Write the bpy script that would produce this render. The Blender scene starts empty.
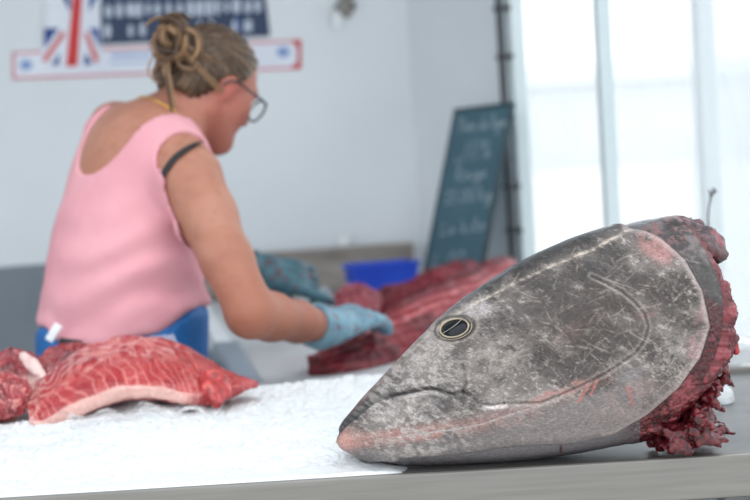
import bpy, bmesh, math, random
import numpy as np
from mathutils import Vector, Matrix
from mathutils.bvhtree import BVHTree

random.seed(7)
SC = bpy.context.scene
COL = SC.collection
PI = math.pi
F = 75.0 / 36.0 * 750.0                      # focal length in pixels

# ------------------------------------------------------------------ camera
cam_d = bpy.data.cameras.new('camera')
cam = bpy.data.objects.new('camera', cam_d)
COL.objects.link(cam)
cam_d.lens = 75.0
cam_d.sensor_width = 36.0
cam_d.clip_start = 0.05
cam_d.clip_end = 200
CAMLOC = Vector((0, 0, 1.34))
CM = (Matrix.Translation(CAMLOC)
      @ Matrix.Rotation(math.radians(90 - 3.92), 4, 'X')
      @ Matrix.Rotation(math.radians(-3.5), 4, 'Z'))
cam.matrix_world = CM
SC.camera = cam
cam_d.dof.use_dof = True
cam_d.dof.focus_distance = 1.97
cam_d.dof.aperture_fstop = 3.6


def P(u, v, d):
    """photo pixel and distance -> world point"""
    return CM @ Vector(((u - 375.0) / F * d, (250.0 - v) / F * d, -d))


def PZ(u, v, z):
    """photo pixel -> world point on the horizontal plane z"""
    a = P(u, v, 1.0) - CAMLOC
    t = (z - CAMLOC.z) / a.z
    return CAMLOC + a * t


def proj(p):
    l = CM.inverted() @ Vector(p)
    d = -l.z
    return (375 + l.x / d * F, 250 - l.y / d * F, d)


def lin(c):
    c = np.asarray(c, dtype=np.float64) / 255.0
    return np.where(c <= 0.04045, c / 12.92, ((c + 0.055) / 1.055) ** 2.4)


def L4(r, g, b):
    x = lin((r, g, b))
    return (float(x[0]), float(x[1]), float(x[2]), 1.0)


# ------------------------------------------------------------------ noise
def _hash(ix, iy, iz, seed):
    with np.errstate(over='ignore'):
        h = (ix.astype(np.uint32) * np.uint32(374761393) + iy.astype(np.uint32) * np.uint32(668265263)
             + iz.astype(np.uint32) * np.uint32(2147483647 & 0x7feb352d) + np.uint32(seed * 7919 + 13))
        h = (h ^ (h >> np.uint32(13))) * np.uint32(1274126177)
        h = (h ^ (h >> np.uint32(16))) * np.uint32(2246822519)
        h = h ^ (h >> np.uint32(15))
    return h.astype(np.float32) / np.float32(4294967295.0)


def vnoise(x, y, z, seed=0):
    x = np.asarray(x, np.float32); y = np.asarray(y, np.float32) + 0 * x; z = np.asarray(z, np.float32) + 0 * x
    fx = np.floor(x); fy = np.floor(y); fz = np.floor(z)
    ix = fx.astype(np.int64); iy = fy.astype(np.int64); iz = fz.astype(np.int64)
    tx = x - fx; ty = y - fy; tz = z - fz
    tx = tx * tx * (3 - 2 * tx); ty = ty * ty * (3 - 2 * ty); tz = tz * tz * (3 - 2 * tz)
    r = 0
    for a in (0, 1):
        for b in (0, 1):
            for c in (0, 1):
                w = (tx if a else 1 - tx) * (ty if b else 1 - ty) * (tz if c else 1 - tz)
                r = r + w * _hash(ix + a, iy + b, iz + c, seed)
    return r


def fbm(x, y, z, octaves=4, seed=0, gain=0.5):
    r = 0.0; a = 1.0; s = 0.0
    for o in range(octaves):
        r = r + a * vnoise(x * 2.03 ** o, y * 2.03 ** o, z * 2.03 ** o, seed + o)
        s += a; a *= gain
    return r / s


def sstep(a, b, x):
    t = np.clip((x - a) / (b - a), 0, 1)
    return t * t * (3 - 2 * t)


def dist_poly(px, py, poly):
    """distance to a polyline, sign of the side, running parameter 0..1"""
    best = np.full(px.shape, 1e9, np.float32); side = np.zeros(px.shape, np.float32); par = np.zeros(px.shape, np.float32)
    n = len(poly) - 1
    for i in range(n):
        ax, ay = poly[i]; bx, by = poly[i + 1]
        dx, dy = bx - ax, by - ay
        t = np.clip(((px - ax) * dx + (py - ay) * dy) / (dx * dx + dy * dy + 1e-9), 0, 1)
        d = np.hypot(px - ax - t * dx, py - ay - t * dy)
        m = d < best
        best = np.where(m, d, best)
        side = np.where(m, np.sign(dx * (py - ay) - dy * (px - ax)), side)
        par = np.where(m, (i + t) / n, par)
    return best, side, par


def smooth_curve(knots, ts):
    """smooth interpolation of rows (t, values...)"""
    k = np.asarray(knots, float)
    t = k[:, 0]; y = k[:, 1:]
    m = np.zeros_like(y)
    m[1:-1] = (y[2:] - y[:-2]) / (t[2:] - t[:-2])[:, None]
    m[0] = (y[1] - y[0]) / (t[1] - t[0]); m[-1] = (y[-1] - y[-2]) / (t[-1] - t[-2])
    i = np.clip(np.searchsorted(t, ts, side='right') - 1, 0, len(t) - 2)
    h = (t[i + 1] - t[i])[:, None]
    s = ((ts - t[i]) / (t[i + 1] - t[i]))[:, None]
    h00 = 2 * s ** 3 - 3 * s ** 2 + 1; h10 = s ** 3 - 2 * s ** 2 + s
    h01 = -2 * s ** 3 + 3 * s ** 2; h11 = s ** 3 - s ** 2
    return h00 * y[i] + h10 * h * m[i] + h01 * y[i + 1] + h11 * h * m[i + 1]


def smooth_path(pts, n):
    pts = np.asarray(pts, float)
    d = np.r_[0, np.cumsum(np.linalg.norm(np.diff(pts, axis=0), axis=1))]
    return smooth_curve(np.c_[d / d[-1], pts], np.linspace(0, 1, n))


# ------------------------------------------------------------------ objects
def world_of(o):
    if o.parent: return world_of(o.parent) @ o.matrix_parent_inverse @ o.matrix_basis
    return o.matrix_basis.copy()


def mesh_obj(name, verts, faces, mat=None, parent=None, smooth=True, col=None, rough=None, mats=None, fidx=None):
    me = bpy.data.meshes.new(name)
    verts = np.asarray(verts, np.float64)
    me.from_pydata(verts.tolist(), [], [list(map(int, f)) for f in faces])
    if mats:
        for m in mats: me.materials.append(m)
        me.polygons.foreach_set('material_index', np.asarray(fidx, np.int32))
    elif mat: me.materials.append(mat)
    if smooth: me.polygons.foreach_set('use_smooth', np.ones(len(me.polygons), bool))
    if col is not None:
        a = me.attributes.new('Col', 'FLOAT_COLOR', 'POINT')
        c = np.ones((len(verts), 4), np.float32); c[:, :3] = col
        a.data.foreach_set('color', c.ravel())
    if rough is not None:
        a = me.attributes.new('Rough', 'FLOAT', 'POINT')
        a.data.foreach_set('value', np.asarray(rough, np.float32).ravel())
    me.validate(); me.update()
    o = bpy.data.objects.new(name, me)
    COL.objects.link(o)
    if parent:
        o.parent = parent
        o.matrix_parent_inverse = world_of(parent).inverted()
    return o


def bm_obj(name, bm, mat=None, parent=None, smooth=False, **kw):
    bm.verts.ensure_lookup_table()
    bm.verts.index_update()
    v = [tuple(x.co) for x in bm.verts]; f = [[q.index for q in p.verts] for p in bm.faces]
    bm.free()
    return mesh_obj(name, v, f, mat, parent, smooth, **kw)


def tag(o, label, cat, group=None, kind=None):
    o['label'] = label; o['category'] = cat
    if group: o['group'] = group
    if kind: o['kind'] = kind
    return o


def empty(name, loc, rz=0.0):
    o = bpy.data.objects.new(name, None)
    COL.objects.link(o)
    o.location = loc; o.rotation_euler = (0, 0, rz)
    o.empty_display_size = 0.05
    return o


def structure(o):
    o['kind'] = 'structure'
    return o


def box(bm, c, size, rot=None, bevel=0.0, seg=2):
    """box with centre c, full size, rot a 3x3 / 4x4 matrix"""
    r = bmesh.ops.create_cube(bm, size=1.0)
    vs = r['verts']
    bmesh.ops.scale(bm, vec=Vector(size), verts=vs)
    if bevel > 0:
        es = list({e for v in vs for e in v.link_edges})
        q = bmesh.ops.bevel(bm, geom=es, offset=bevel, segments=seg, profile=0.6, affect='EDGES')
        vs = list({v for f in q['faces'] for v in f.verts} | {v for v in vs if v.is_valid})
        seen = set(); stack = list(vs)
        while stack:
            v = stack.pop()
            if v in seen: continue
            seen.add(v)
            stack += [e.other_vert(v) for e in v.link_edges]
        vs = list(seen)
    M = Matrix.Translation(Vector(c)) @ (rot.to_4x4() if rot is not None else Matrix.Identity(4))
    bmesh.ops.transform(bm, matrix=M, verts=vs)
    return vs


def tube_geo(path, r, n=10, closed=False, flat=1.0, up=None):
    """verts, faces of a tube along a path; r scalar or list; flat squashes along the second axis"""
    path = np.asarray(path, float); m = len(path)
    r = np.broadcast_to(np.asarray(r, float), (m,))
    tan = np.gradient(path, axis=0)
    if closed: tan = np.roll(path, -1, 0) - np.roll(path, 1, 0)
    tan /= np.linalg.norm(tan, axis=1)[:, None] + 1e-12
    a = np.array(up if up is not None else ((0, 0, 1) if abs(tan[0][2]) < 0.9 else (1, 0, 0)), float)
    V = []
    for i in range(m):
        b = np.cross(tan[i], a); b /= np.linalg.norm(b) + 1e-12
        a2 = np.cross(b, tan[i]); a2 /= np.linalg.norm(a2) + 1e-12
        if up is None: a = a2
        for j in range(n):
            t = 2 * PI * j / n
            V.append(path[i] + r[i] * (math.cos(t) * b + flat * math.sin(t) * a2))
    Fc = []
    for i in range(m if closed else m - 1):
        i2 = (i + 1) % m
        for j in range(n):
            Fc.append((i * n + j, i * n + (j + 1) % n, i2 * n + (j + 1) % n, i2 * n + j))
    if not closed:
        Fc.append(tuple(range(n - 1, -1, -1))); Fc.append(tuple((m - 1) * n + j for j in range(n)))
    return V, Fc


def merge(geos):
    V = []; Fc = []
    for v, f in geos:
        b = len(V); V += [tuple(x) for x in v]; Fc += [tuple(i + b for i in q) for q in f]
    return V, Fc


def tube(name, path, r, mat, parent=None, n=10, **kw):
    v, f = tube_geo(path, r, n, **kw)
    return mesh_obj(name, v, f, mat, parent)


def grid_faces(nr, nc, wrap=False):
    i = np.arange(nr - 1)[:, None]; j = np.arange(nc if wrap else nc - 1)[None, :]
    j2 = (j + 1) % nc
    a = i * nc + j; b = i * nc + j2; c = (i + 1) * nc + j2; d = (i + 1) * nc + j
    return np.stack([a, b, c, d], -1).reshape(-1, 4).tolist()


def grid_normals(G, wrap=True):
    du = np.gradient(G, axis=0)
    if wrap:
        dv = np.roll(G, -1, 1) - np.roll(G, 1, 1)
    else:
        dv = np.gradient(G, axis=1)
    n = np.cross(du, dv)
    return n / (np.linalg.norm(n, axis=2, keepdims=True) + 1e-12)


def sheet(name, G, thick, mat, parent=None, col=None):
    """a closed thin sheet from a grid of points (rows, cols, 3)"""
    n = grid_normals(G, False)
    a = G + n * thick / 2; b = G - n * thick / 2
    nr, nc = G.shape[:2]; N = nr * nc
    f = grid_faces(nr, nc)
    F2 = f + [tuple(N + i for i in q[::-1]) for q in f]
    idx = np.arange(N).reshape(nr, nc)
    rim = list(idx[0, :]) + list(idx[1:, -1]) + list(idx[-1, -2::-1]) + list(idx[-2:0, 0])
    for k in range(len(rim)):
        p, q = rim[k], rim[(k + 1) % len(rim)]
        F2.append((q, p, p + N, q + N))
    V = np.r_[a.reshape(-1, 3), b.reshape(-1, 3)]
    return mesh_obj(name, V, F2, mat, parent, col=None if col is None else np.r_[col, col])


# ------------------------------------------------------------------ smooth solids from distance fields
class Field:
    def __init__(self, lo, hi, h):
        self.h = h
        self.lo = np.asarray(lo, float)
        n = np.ceil((np.asarray(hi, float) - self.lo) / h).astype(int) + 1
        self.n = n
        self.ax = [(self.lo[i] + np.arange(n[i]) * h).astype(np.float32) for i in range(3)]
        self.D = np.full(n, 0.3, np.float32)
        self.rs = 1.0

    def sub(self, lo, hi):
        s = []
        for i in range(3):
            a = max(0, int((lo[i] - self.lo[i]) / self.h) - 1); b = min(self.n[i], int((hi[i] - self.lo[i]) / self.h) + 3)
            s.append(slice(a, max(a, b)))
        return tuple(s)

    def coords(self, s):
        return (self.ax[0][s[0]][:, None, None], self.ax[1][s[1]][None, :, None], self.ax[2][s[2]][None, None, :])

    def _blend(self, s, d, k, cut=False):
        a = self.D[s]
        if cut: d = -d; hh = np.maximum(k - np.abs(a - d), 0) / k; self.D[s] = np.maximum(a, d) + hh * hh * k / 4
        else: hh = np.maximum(k - np.abs(a - d), 0) / k; self.D[s] = np.minimum(a, d) + (-hh * hh * k / 4)

    def capsule(self, a, b, ra, rb=None, k=0.03, cut=False):
        rb = ra if rb is None else rb
        ra *= self.rs; rb *= self.rs
        a = np.asarray(a, float); b = np.asarray(b, float); R = max(ra, rb) + k + 0.03
        s = self.sub(np.minimum(a, b) - R, np.maximum(a, b) + R)
        X, Y, Z = self.coords(s)
        d = b - a; L2 = float(d @ d) + 1e-12
        t = np.clip(((X - a[0]) * d[0] + (Y - a[1]) * d[1] + (Z - a[2]) * d[2]) / L2, 0, 1)
        D = np.sqrt((X - a[0] - t * d[0]) ** 2 + (Y - a[1] - t * d[1]) ** 2 + (Z - a[2] - t * d[2]) ** 2) - (ra + (rb - ra) * t)
        self._blend(s, D.astype(np.float32), k, cut)

    def ellipsoid(self, c, R, r, k=0.03, cut=False):
        """centre, 3x3 rotation (columns = axes), radii"""
        c = np.asarray(c, float); r = np.asarray(r, float) * self.rs; R = np.eye(3) if R is None else np.asarray(R, float)
        m = max(r) + k + 0.03
        s = self.sub(c - m, c + m)
        X, Y, Z = self.coords(s)
        X = X - c[0]; Y = Y - c[1]; Z = Z - c[2]
        q = [(X * R[0, i] + Y * R[1, i] + Z * R[2, i]) for i in range(3)]
        k0 = np.sqrt(sum((q[i] / r[i]) ** 2 for i in range(3)))
        k1 = np.sqrt(sum((q[i] / r[i] ** 2) ** 2 for i in range(3))) + 1e-9
        self._blend(s, (k0 * (k0 - 1) / k1).astype(np.float32), k, cut)

    def mesh(self, D=None):
        return surface_nets(self.D if D is None else D, self.lo, self.h)


def surface_nets(D, lo, h):
    inside = D < 0
    n = np.array(D.shape)
    c = [inside[i:n[0] - 1 + i, j:n[1] - 1 + j, k:n[2] - 1 + k] for i in (0, 1) for j in (0, 1) for k in (0, 1)]
    cnt = sum(x.astype(np.int8) for x in c)
    cells = np.argwhere((cnt > 0) & (cnt < 8))
    idx = np.full(n - 1, -1, np.int64)
    idx[cells[:, 0], cells[:, 1], cells[:, 2]] = np.arange(len(cells))
    acc = np.zeros((len(cells), 3)); num = np.zeros(len(cells))
    corners = [(i, j, k) for i in (0, 1) for j in (0, 1) for k in (0, 1)]
    for a in corners:
        for ax in range(3):
            if a[ax] == 1: continue
            b = list(a); b[ax] = 1
            va = D[cells[:, 0] + a[0], cells[:, 1] + a[1], cells[:, 2] + a[2]].astype(float)
            vb = D[cells[:, 0] + b[0], cells[:, 1] + b[1], cells[:, 2] + b[2]].astype(float)
            m = (va < 0) != (vb < 0)
            t = np.where(m, va / np.where(np.abs(va - vb) < 1e-12, 1, va - vb), 0)
            p = np.tile(np.array(a, float), (len(cells), 1)); p[:, ax] = t
            acc += p * m[:, None]; num += m
    V = (cells + acc / num[:, None]) * h + lo
    faces = []
    for ax in range(3):
        o1, o2 = (ax + 1) % 3, (ax + 2) % 3
        sl0 = [slice(None)] * 3; sl1 = [slice(None)] * 3
        sl0[ax] = slice(0, -1); sl1[ax] = slice(1, None)
        A = inside[tuple(sl0)]; B = inside[tuple(sl1)]
        e = np.argwhere(A != B)
        e = e[(e[:, o1] > 0) & (e[:, o2] > 0) & (e[:, o1] < n[o1] - 1) & (e[:, o2] < n[o2] - 1)]
        s = A[e[:, 0], e[:, 1], e[:, 2]]
        q = []
        for d1, d2 in ((1, 1), (0, 1), (0, 0), (1, 0)):
            w = e.copy(); w[:, o1] -= d1; w[:, o2] -= d2
            q.append(idx[w[:, 0], w[:, 1], w[:, 2]])
        q = np.stack(q, 1)
        q[~s] = q[~s][:, ::-1]
        faces.append(q[(q >= 0).all(1)])
    return V, np.concatenate(faces)


def relax(V, Fc, it=2, w=0.5):
    V = np.asarray(V, float).copy(); Fc = np.asarray(Fc)
    e = np.concatenate([Fc[:, [0, 1]], Fc[:, [1, 2]], Fc[:, [2, 3]], Fc[:, [3, 0]]])
    e = np.concatenate([e, e[:, ::-1]])
    deg = np.bincount(e[:, 0], minlength=len(V)).astype(float)[:, None]; deg[deg == 0] = 1
    for _ in range(it):
        s = np.stack([np.bincount(e[:, 0], weights=V[e[:, 1], k], minlength=len(V)) for k in range(3)], 1) / deg
        V += w * (s - V)
    return V


# ------------------------------------------------------------------ materials
def new_mat(name):
    m = bpy.data.materials.new(name); m.use_nodes = True
    nt = m.node_tree; b = nt.nodes['Principled BSDF']
    return m, nt, b


def pset(b, **kw):
    names = dict(base='Base Color', rough='Roughness', metal='Metallic', spec='Specular IOR Level', sss='Subsurface Weight',
                 sssr='Subsurface Radius', ssss='Subsurface Scale', trans='Transmission Weight', ior='IOR', alpha='Alpha', coat='Coat Weight',
                 coatr='Coat Roughness', emc='Emission Color', ems='Emission Strength', sheen='Sheen Weight')
    for k, v in kw.items(): b.inputs[names[k]].default_value = v


def add_bump(nt, b, scale, strength, dist=0.002, detail=4.0, stretch=None, kind='noise'):
    tc = nt.nodes.new('ShaderNodeTexCoord')
    src = tc.outputs['Object']
    if stretch:
        mp = nt.nodes.new('ShaderNodeMapping'); mp.inputs['Scale'].default_value = stretch
        nt.links.new(src, mp.inputs['Vector']); src = mp.outputs['Vector']
    if kind == 'noise':
        t = nt.nodes.new('ShaderNodeTexNoise'); t.inputs['Detail'].default_value = detail; out = t.outputs['Fac']
    else:
        t = nt.nodes.new('ShaderNodeTexVoronoi'); out = t.outputs['Distance']
    t.inputs['Scale'].default_value = scale
    nt.links.new(src, t.inputs['Vector'])
    bp = nt.nodes.new('ShaderNodeBump'); bp.inputs['Strength'].default_value = strength; bp.inputs['Distance'].default_value = dist
    nt.links.new(out, bp.inputs['Height']); nt.links.new(bp.outputs['Normal'], b.inputs['Normal'])
    return bp


def mat_noise(name, c1, c2, scale=5.0, rough=0.6, detail=5.0, lo=0.35, hi=0.65, stretch=None, bump=None, **kw):
    """two colours mixed by object space noise"""
    m, nt, b = new_mat(name)
    tc = nt.nodes.new('ShaderNodeTexCoord'); src = tc.outputs['Object']
    if stretch:
        mp = nt.nodes.new('ShaderNodeMapping'); mp.inputs['Scale'].default_value = stretch
        nt.links.new(src, mp.inputs['Vector']); src = mp.outputs['Vector']
    t = nt.nodes.new('ShaderNodeTexNoise'); t.inputs['Scale'].default_value = scale; t.inputs['Detail'].default_value = detail
    r = nt.nodes.new('ShaderNodeValToRGB')
    r.color_ramp.elements[0].position = lo; r.color_ramp.elements[0].color = L4(*c1)
    r.color_ramp.elements[1].position = hi; r.color_ramp.elements[1].color = L4(*c2)
    nt.links.new(src, t.inputs['Vector']); nt.links.new(t.outputs['Fac'], r.inputs['Fac'])
    nt.links.new(r.outputs['Color'], b.inputs['Base Color'])
    pset(b, rough=rough, **kw)
    if bump: add_bump(nt, b, *bump, stretch=stretch)
    return m


def mat_attr(name, rough=0.4, use_rough=False, bump=None, **kw):
    """colour comes from the mesh's own colour pattern"""
    m, nt, b = new_mat(name)
    a = nt.nodes.new('ShaderNodeAttribute'); a.attribute_name = 'Col'
    nt.links.new(a.outputs['Color'], b.inputs['Base Color'])
    pset(b, rough=rough, **kw)
    if use_rough:
        r = nt.nodes.new('ShaderNodeAttribute'); r.attribute_name = 'Rough'
        nt.links.new(r.outputs['Fac'], b.inputs['Roughness'])
    if bump: add_bump(nt, b, *bump)
    return m


def mat_film(name, tint, opacity, rough=0.15, spec=0.5):
    """clear plastic: mostly see-through, partly hazy white, with a gloss"""
    m, nt, b = new_mat(name)
    out = nt.nodes['Material Output']
    pset(b, base=L4(*tint), rough=rough, spec=spec)
    tr = nt.nodes.new('ShaderNodeBsdfTransparent'); tl = nt.nodes.new('ShaderNodeBsdfTranslucent')
    tl.inputs['Color'].default_value = L4(*tint)
    mx = nt.nodes.new('ShaderNodeMixShader'); mx.inputs[0].default_value = 0.5
    nt.links.new(b.outputs[0], mx.inputs[1]); nt.links.new(tl.outputs[0], mx.inputs[2])
    m2 = nt.nodes.new('ShaderNodeMixShader'); m2.inputs[0].default_value = opacity
    nt.links.new(tr.outputs[0], m2.inputs[1]); nt.links.new(mx.outputs[0], m2.inputs[2])
    nt.links.new(m2.outputs[0], out.inputs['Surface'])
    return m
# ================================================================== materials of the place
M_wall = mat_noise('white_painted_panel', (214, 219, 224), (222, 226, 230), 2.0, 0.55)
M_wallgrey = mat_noise('grey_wainscot', (112, 122, 132), (122, 131, 140), 3.0, 0.6)
M_floor = mat_noise('concrete_floor', (78, 82, 80), (105, 108, 105), 4.0, 0.8)
M_roof = mat_noise('roof_panel', (200, 204, 208), (210, 213, 216), 2.0, 0.6)
M_frame = mat_noise('window_frame_paint', (196, 208, 211), (206, 216, 219), 3.0, 0.45)
M_pipe = mat_noise('dark_pipe', (38, 42, 48), (58, 62, 68), 12.0, 0.5)
M_alu = mat_noise('brushed_aluminium', (121, 118, 114), (131, 128, 124), 6.0, 0.38, stretch=(1, 30, 30), metal=0.55)
M_steel = mat_noise('stainless_steel', (112, 112, 112), (136, 135, 134), 9.0, 0.42, metal=0.4)
M_tabletop = mat_noise('white_cutting_board', (196, 198, 200), (176, 172, 174), 7.0, 0.45, lo=0.4, hi=0.8)
M_splash = mat_noise('weathered_board', (132, 124, 118), (158, 150, 143), 6.0, 0.6, stretch=(1.0, 8.0, 8.0))
M_black = mat_noise('black_plastic', (24, 25, 28), (36, 37, 40), 20.0, 0.45)
M_white = mat_noise('white_plastic', (226, 228, 230), (236, 238, 240), 10.0, 0.4)
M_bluep = mat_noise('blue_plastic', (22, 62, 176), (34, 80, 200), 8.0, 0.35)
M_pvc = mat_film('clear_pvc', (240, 247, 250), 0.16, 0.25)

YAW = math.radians(9.0)
WX, WY = -1.057, 4.40
def wall_y(x): return WY + (x - WX) * math.tan(YAW)

def prism(name, pts, z0, z1, mat, parent=None):
    """vertical prism over a footprint (counter-clockwise)"""
    n = len(pts)
    V = [(x, y, z0) for x, y in pts] + [(x, y, z1) for x, y in pts]
    Fc = [tuple(range(n - 1, -1, -1)), tuple(range(n, 2 * n))] + [(i, (i + 1) % n, n + (i + 1) % n, n + i) for i in range(n)]
    return mesh_obj(name, V, Fc, mat, parent, smooth=False)

def wall_strip(name, a, b, z0, z1, th, mat, parent=None):
    """a wall from a to b (x, y), thickness th away from the camera (to the left of a->b)"""
    a = Vector(a); b = Vector(b); d = (b - a).normalized(); n = Vector((-d.y, d.x)) * th
    return prism(name, [tuple(a), tuple(b), tuple(b + n), tuple(a + n)], z0, z1, mat, parent)

CORNER = (0.135, wall_y(0.135))
PIL = (0.375, 4.30)
wd = Vector((0.335, -1.30)).normalized()
def win(t, off=0.0):
    return (PIL[0] + 0.03 + wd.x * t - wd.y * off, PIL[1] - 0.05 + wd.y * t + wd.x * off)   # off > 0: outwards (right)

structure(wall_strip('wall_back', (-2.9, wall_y(-2.9)), CORNER, 0.0, 2.6, 0.08, M_wall))
structure(wall_strip('wall_return', CORNER, PIL, 0.0, 2.6, 0.08, M_wall))
structure(wall_strip('wall_left', (-2.9, 1.2), (-2.9, wall_y(-2.9)), 0.0, 2.6, 0.08, M_wall)) if False else None
structure(prism('wall_left', [(-2.98, 2.0), (-2.9, 2.0), (-2.9, wall_y(-2.9)), (-2.98, wall_y(-2.9))], 0.0, 2.6, M_wall))
# lower grey cladding of the back wall
d_ = Vector((math.cos(YAW), math.sin(YAW))); n_ = Vector((math.sin(YAW), -math.cos(YAW))) * 0.02
a_ = Vector((-2.9, wall_y(-2.9))); b_ = Vector((-0.5, wall_y(-0.5)))
structure(prism('trim_1', [tuple(a_ + n_), tuple(b_ + n_), tuple(b_), tuple(a_)], 0.0, 1.055, M_wallgrey))
structure(prism('floor', [(-3.2, 1.95), (3.5, 1.95), (3.5, 5.4), (-3.2, 5.4)], -0.1, 0.0, M_floor))
structure(prism('ceiling', [(-3.0, 2.55), (1.0, 2.55), (0.75, 3.3), (0.5, 4.62), (0.2, 4.8), (-3.0, 4.3)], 2.6, 2.66, M_roof))
# ground outside the window and a low building across the way
M_ground = mat_noise('pale_paving', (205, 205, 200), (220, 220, 216), 2.0, 0.8)
M_house = mat_noise('pale_render', (208, 211, 214), (214, 217, 219), 1.0, 0.8)
M_houser = mat_noise('grey_roof', (200, 203, 206), (206, 209, 212), 3.0, 0.8)
structure(prism('ground', [(-30, -30.0), (60, -30.0), (60, 130), (-30, 130), (-30, 5.4), (-3.2, 5.4), (-3.2, 1.95), (3.5, 1.95), (3.5, 5.4), (-3.2, 5.41), (-30, 5.41)][:1] + [(60, -30.0), (60, 130), (-30, 130)], -0.2, -0.105, M_ground))
structure(prism('pavement', [(-12, -12.0), (12, -12.0), (12, 1.945), (-12, 1.945)], -0.1, -0.003, M_ground))
hb = empty('building', (16.0, 62.0, -0.1))
bm = bmesh.new(); box(bm, (0, 0, 1.6), (30, 6, 3.2)); bm_obj('wall', bm, M_house, hb)
for q in bpy.data.objects: pass
bm = bmesh.new()
vs = [bm.verts.new(p) for p in ((-15.3, -3.3, 3.2), (15.3, -3.3, 3.2), (15.3, 3.3, 3.2), (-15.3, 3.3, 3.2), (-15.3, 0, 4.0), (15.3, 0, 4.0))]
for f in ((0, 1, 5, 4), (2, 3, 4, 5), (1, 2, 5), (3, 0, 4), (3, 2, 1, 0)): bm.faces.new([vs[i] for i in f])
bm_obj('roof', bm, M_houser, hb)
for ch in list(hb.children): ch.matrix_parent_inverse = Matrix.Identity(4)
tag(hb, 'pale low building across the way, washed out behind the clear window sheets', 'building')

# ------------------------------------------------------------------ window wall on the right
wroot = empty('window_1', (PIL[0], PIL[1], 0.0)); structure(wroot)
def wframe(name, t0, t1, o0, o1, z0, z1, mat):
    return prism(name, [win(t0, o0), win(t0, o1), win(t1, o1), win(t1, o0)][::-1] if False else [win(t0, o0), win(t1, o0), win(t1, o1), win(t0, o1)], z0, z1, mat, wroot)
POSTS = ((-0.03, 0.02, 0.03), (0.588, 0.613, 0.024), (1.095, 1.125, 0.024), (1.66, 1.69, 0.024))
for t0, t1, dp in POSTS:
    wframe('window_post', t0, t1, -0.01, dp, 0.62, 2.55, M_frame)
wframe('window_head', -0.03, 2.3, -0.01, 0.05, 2.55, 2.62, M_frame)
wframe('window_sill', -0.03, 2.3, -0.03, 0.06, 0.58, 0.62, M_frame)
wframe('window_apron', -0.03, 2.3, 0.0, 0.04, 0.0, 0.58, M_wall)
for i in range(4):
    a = POSTS[i][1]; b = POSTS[i + 1][0] if i < 3 else 2.3
    n = 40
    G = np.zeros((24, n, 3))
    for r_ in range(24):
        for c_ in range(n):
            t = a + (b - a) * c_ / (n - 1); z = 0.62 + (2.55 - 0.62) * r_ / 23
            o = 0.02 + 0.004 * math.sin(t * 21 + i) * math.sin(z * 4 + i * 2) + 0.002 * math.sin(t * 63 + z * 5)
            x, y = win(t, o); G[r_, c_] = (x, y, z)
    sheet('pane', G, 0.0015, M_pvc, wroot)

# dark service pipe in the corner, with its brackets
pr = empty('wall_pipe', (0.372, 4.225, 0.0))
tube('pipe', [(0.372, 4.225, 0.0), (0.372, 4.225, 2.6)], 0.010, M_pipe, pr, n=14)
for z in (0.5, 1.08, 1.2, 1.55, 1.68, 1.8, 2.3):
    bm = bmesh.new(); box(bm, (0.381, 4.247, z), (0.045, 0.05, 0.014), bevel=0.003); bm_obj('bracket', bm, M_pipe, pr)
tag(pr, 'dark vertical pipe with brackets in the corner behind the chalkboard', 'pipe')

# ------------------------------------------------------------------ the work table against the back wall
A0 = Vector((-0.252, 2.715)); ex_t = Vector((math.cos(YAW), math.sin(YAW))); ey_t = Vector((-math.sin(YAW), math.cos(YAW)))
wall_gap = (wall_y(-0.5) - A0.y)
TLEN = 1.80
tq = 0
def tb(a, b): return tuple(A0 + ex_t * a + ey_t * b)
# depth to the wall along ey
w0_ = Vector((WX, WY)); TLEN = (w0_ - A0).dot(ey_t) - 0.012
TT = 0.92
wt = empty('work_table', (A0.x, A0.y, 0.0))
def right_lim(b):                      # keep clear of the window wall
    y = A0.y + ey_t.y * b
    t = (PIL[1] - 0.05 - y) / -wd.y
    xlim = win(t, -0.05)[0]
    return (xlim - A0.x - ey_t.x * b) / ex_t.x
r0 = right_lim(0.15); r1 = right_lim(1.35)
top_pts = [tb(0.035, 0.0), tb(r0 - 0.03, 0.0), tb(r1 - 0.05, 1.35), tb(0.645, TLEN), tb(0.035, TLEN)]
prism('tabletop', top_pts, TT - 0.03, TT, M_tabletop, wt)
prism('table_rim', [tb(0, -0.004), tb(0.034, -0.004), tb(0.034, TLEN), tb(0, TLEN)], TT - 0.05, TT + 0.008, M_white, wt)
prism('backsplash', [tb(0.0, TLEN - 0.03), tb(0.645, TLEN - 0.03), tb(0.645, TLEN), tb(0.0, TLEN)], TT + 0.0085, 1.03, M_splash, wt)
prism('backsplash_ledge', [tb(0.0, TLEN - 0.045), tb(0.645, TLEN - 0.045), tb(0.645, TLEN), tb(0.0, TLEN)], 1.0302, 1.045, M_splash, wt)
for a, b in ((0.05, 0.05), (r0 - 0.1, 0.05), (0.05, TLEN - 0.1), (0.55, TLEN - 0.1)):
    prism('leg', [tb(a, b), tb(a + 0.045, b), tb(a + 0.045, b + 0.045), tb(a, b + 0.045)], 0.0, TT - 0.0305, M_steel, wt)
tag(wt, 'long pale work table with wooden backsplash, behind the display counter', 'table')

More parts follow.
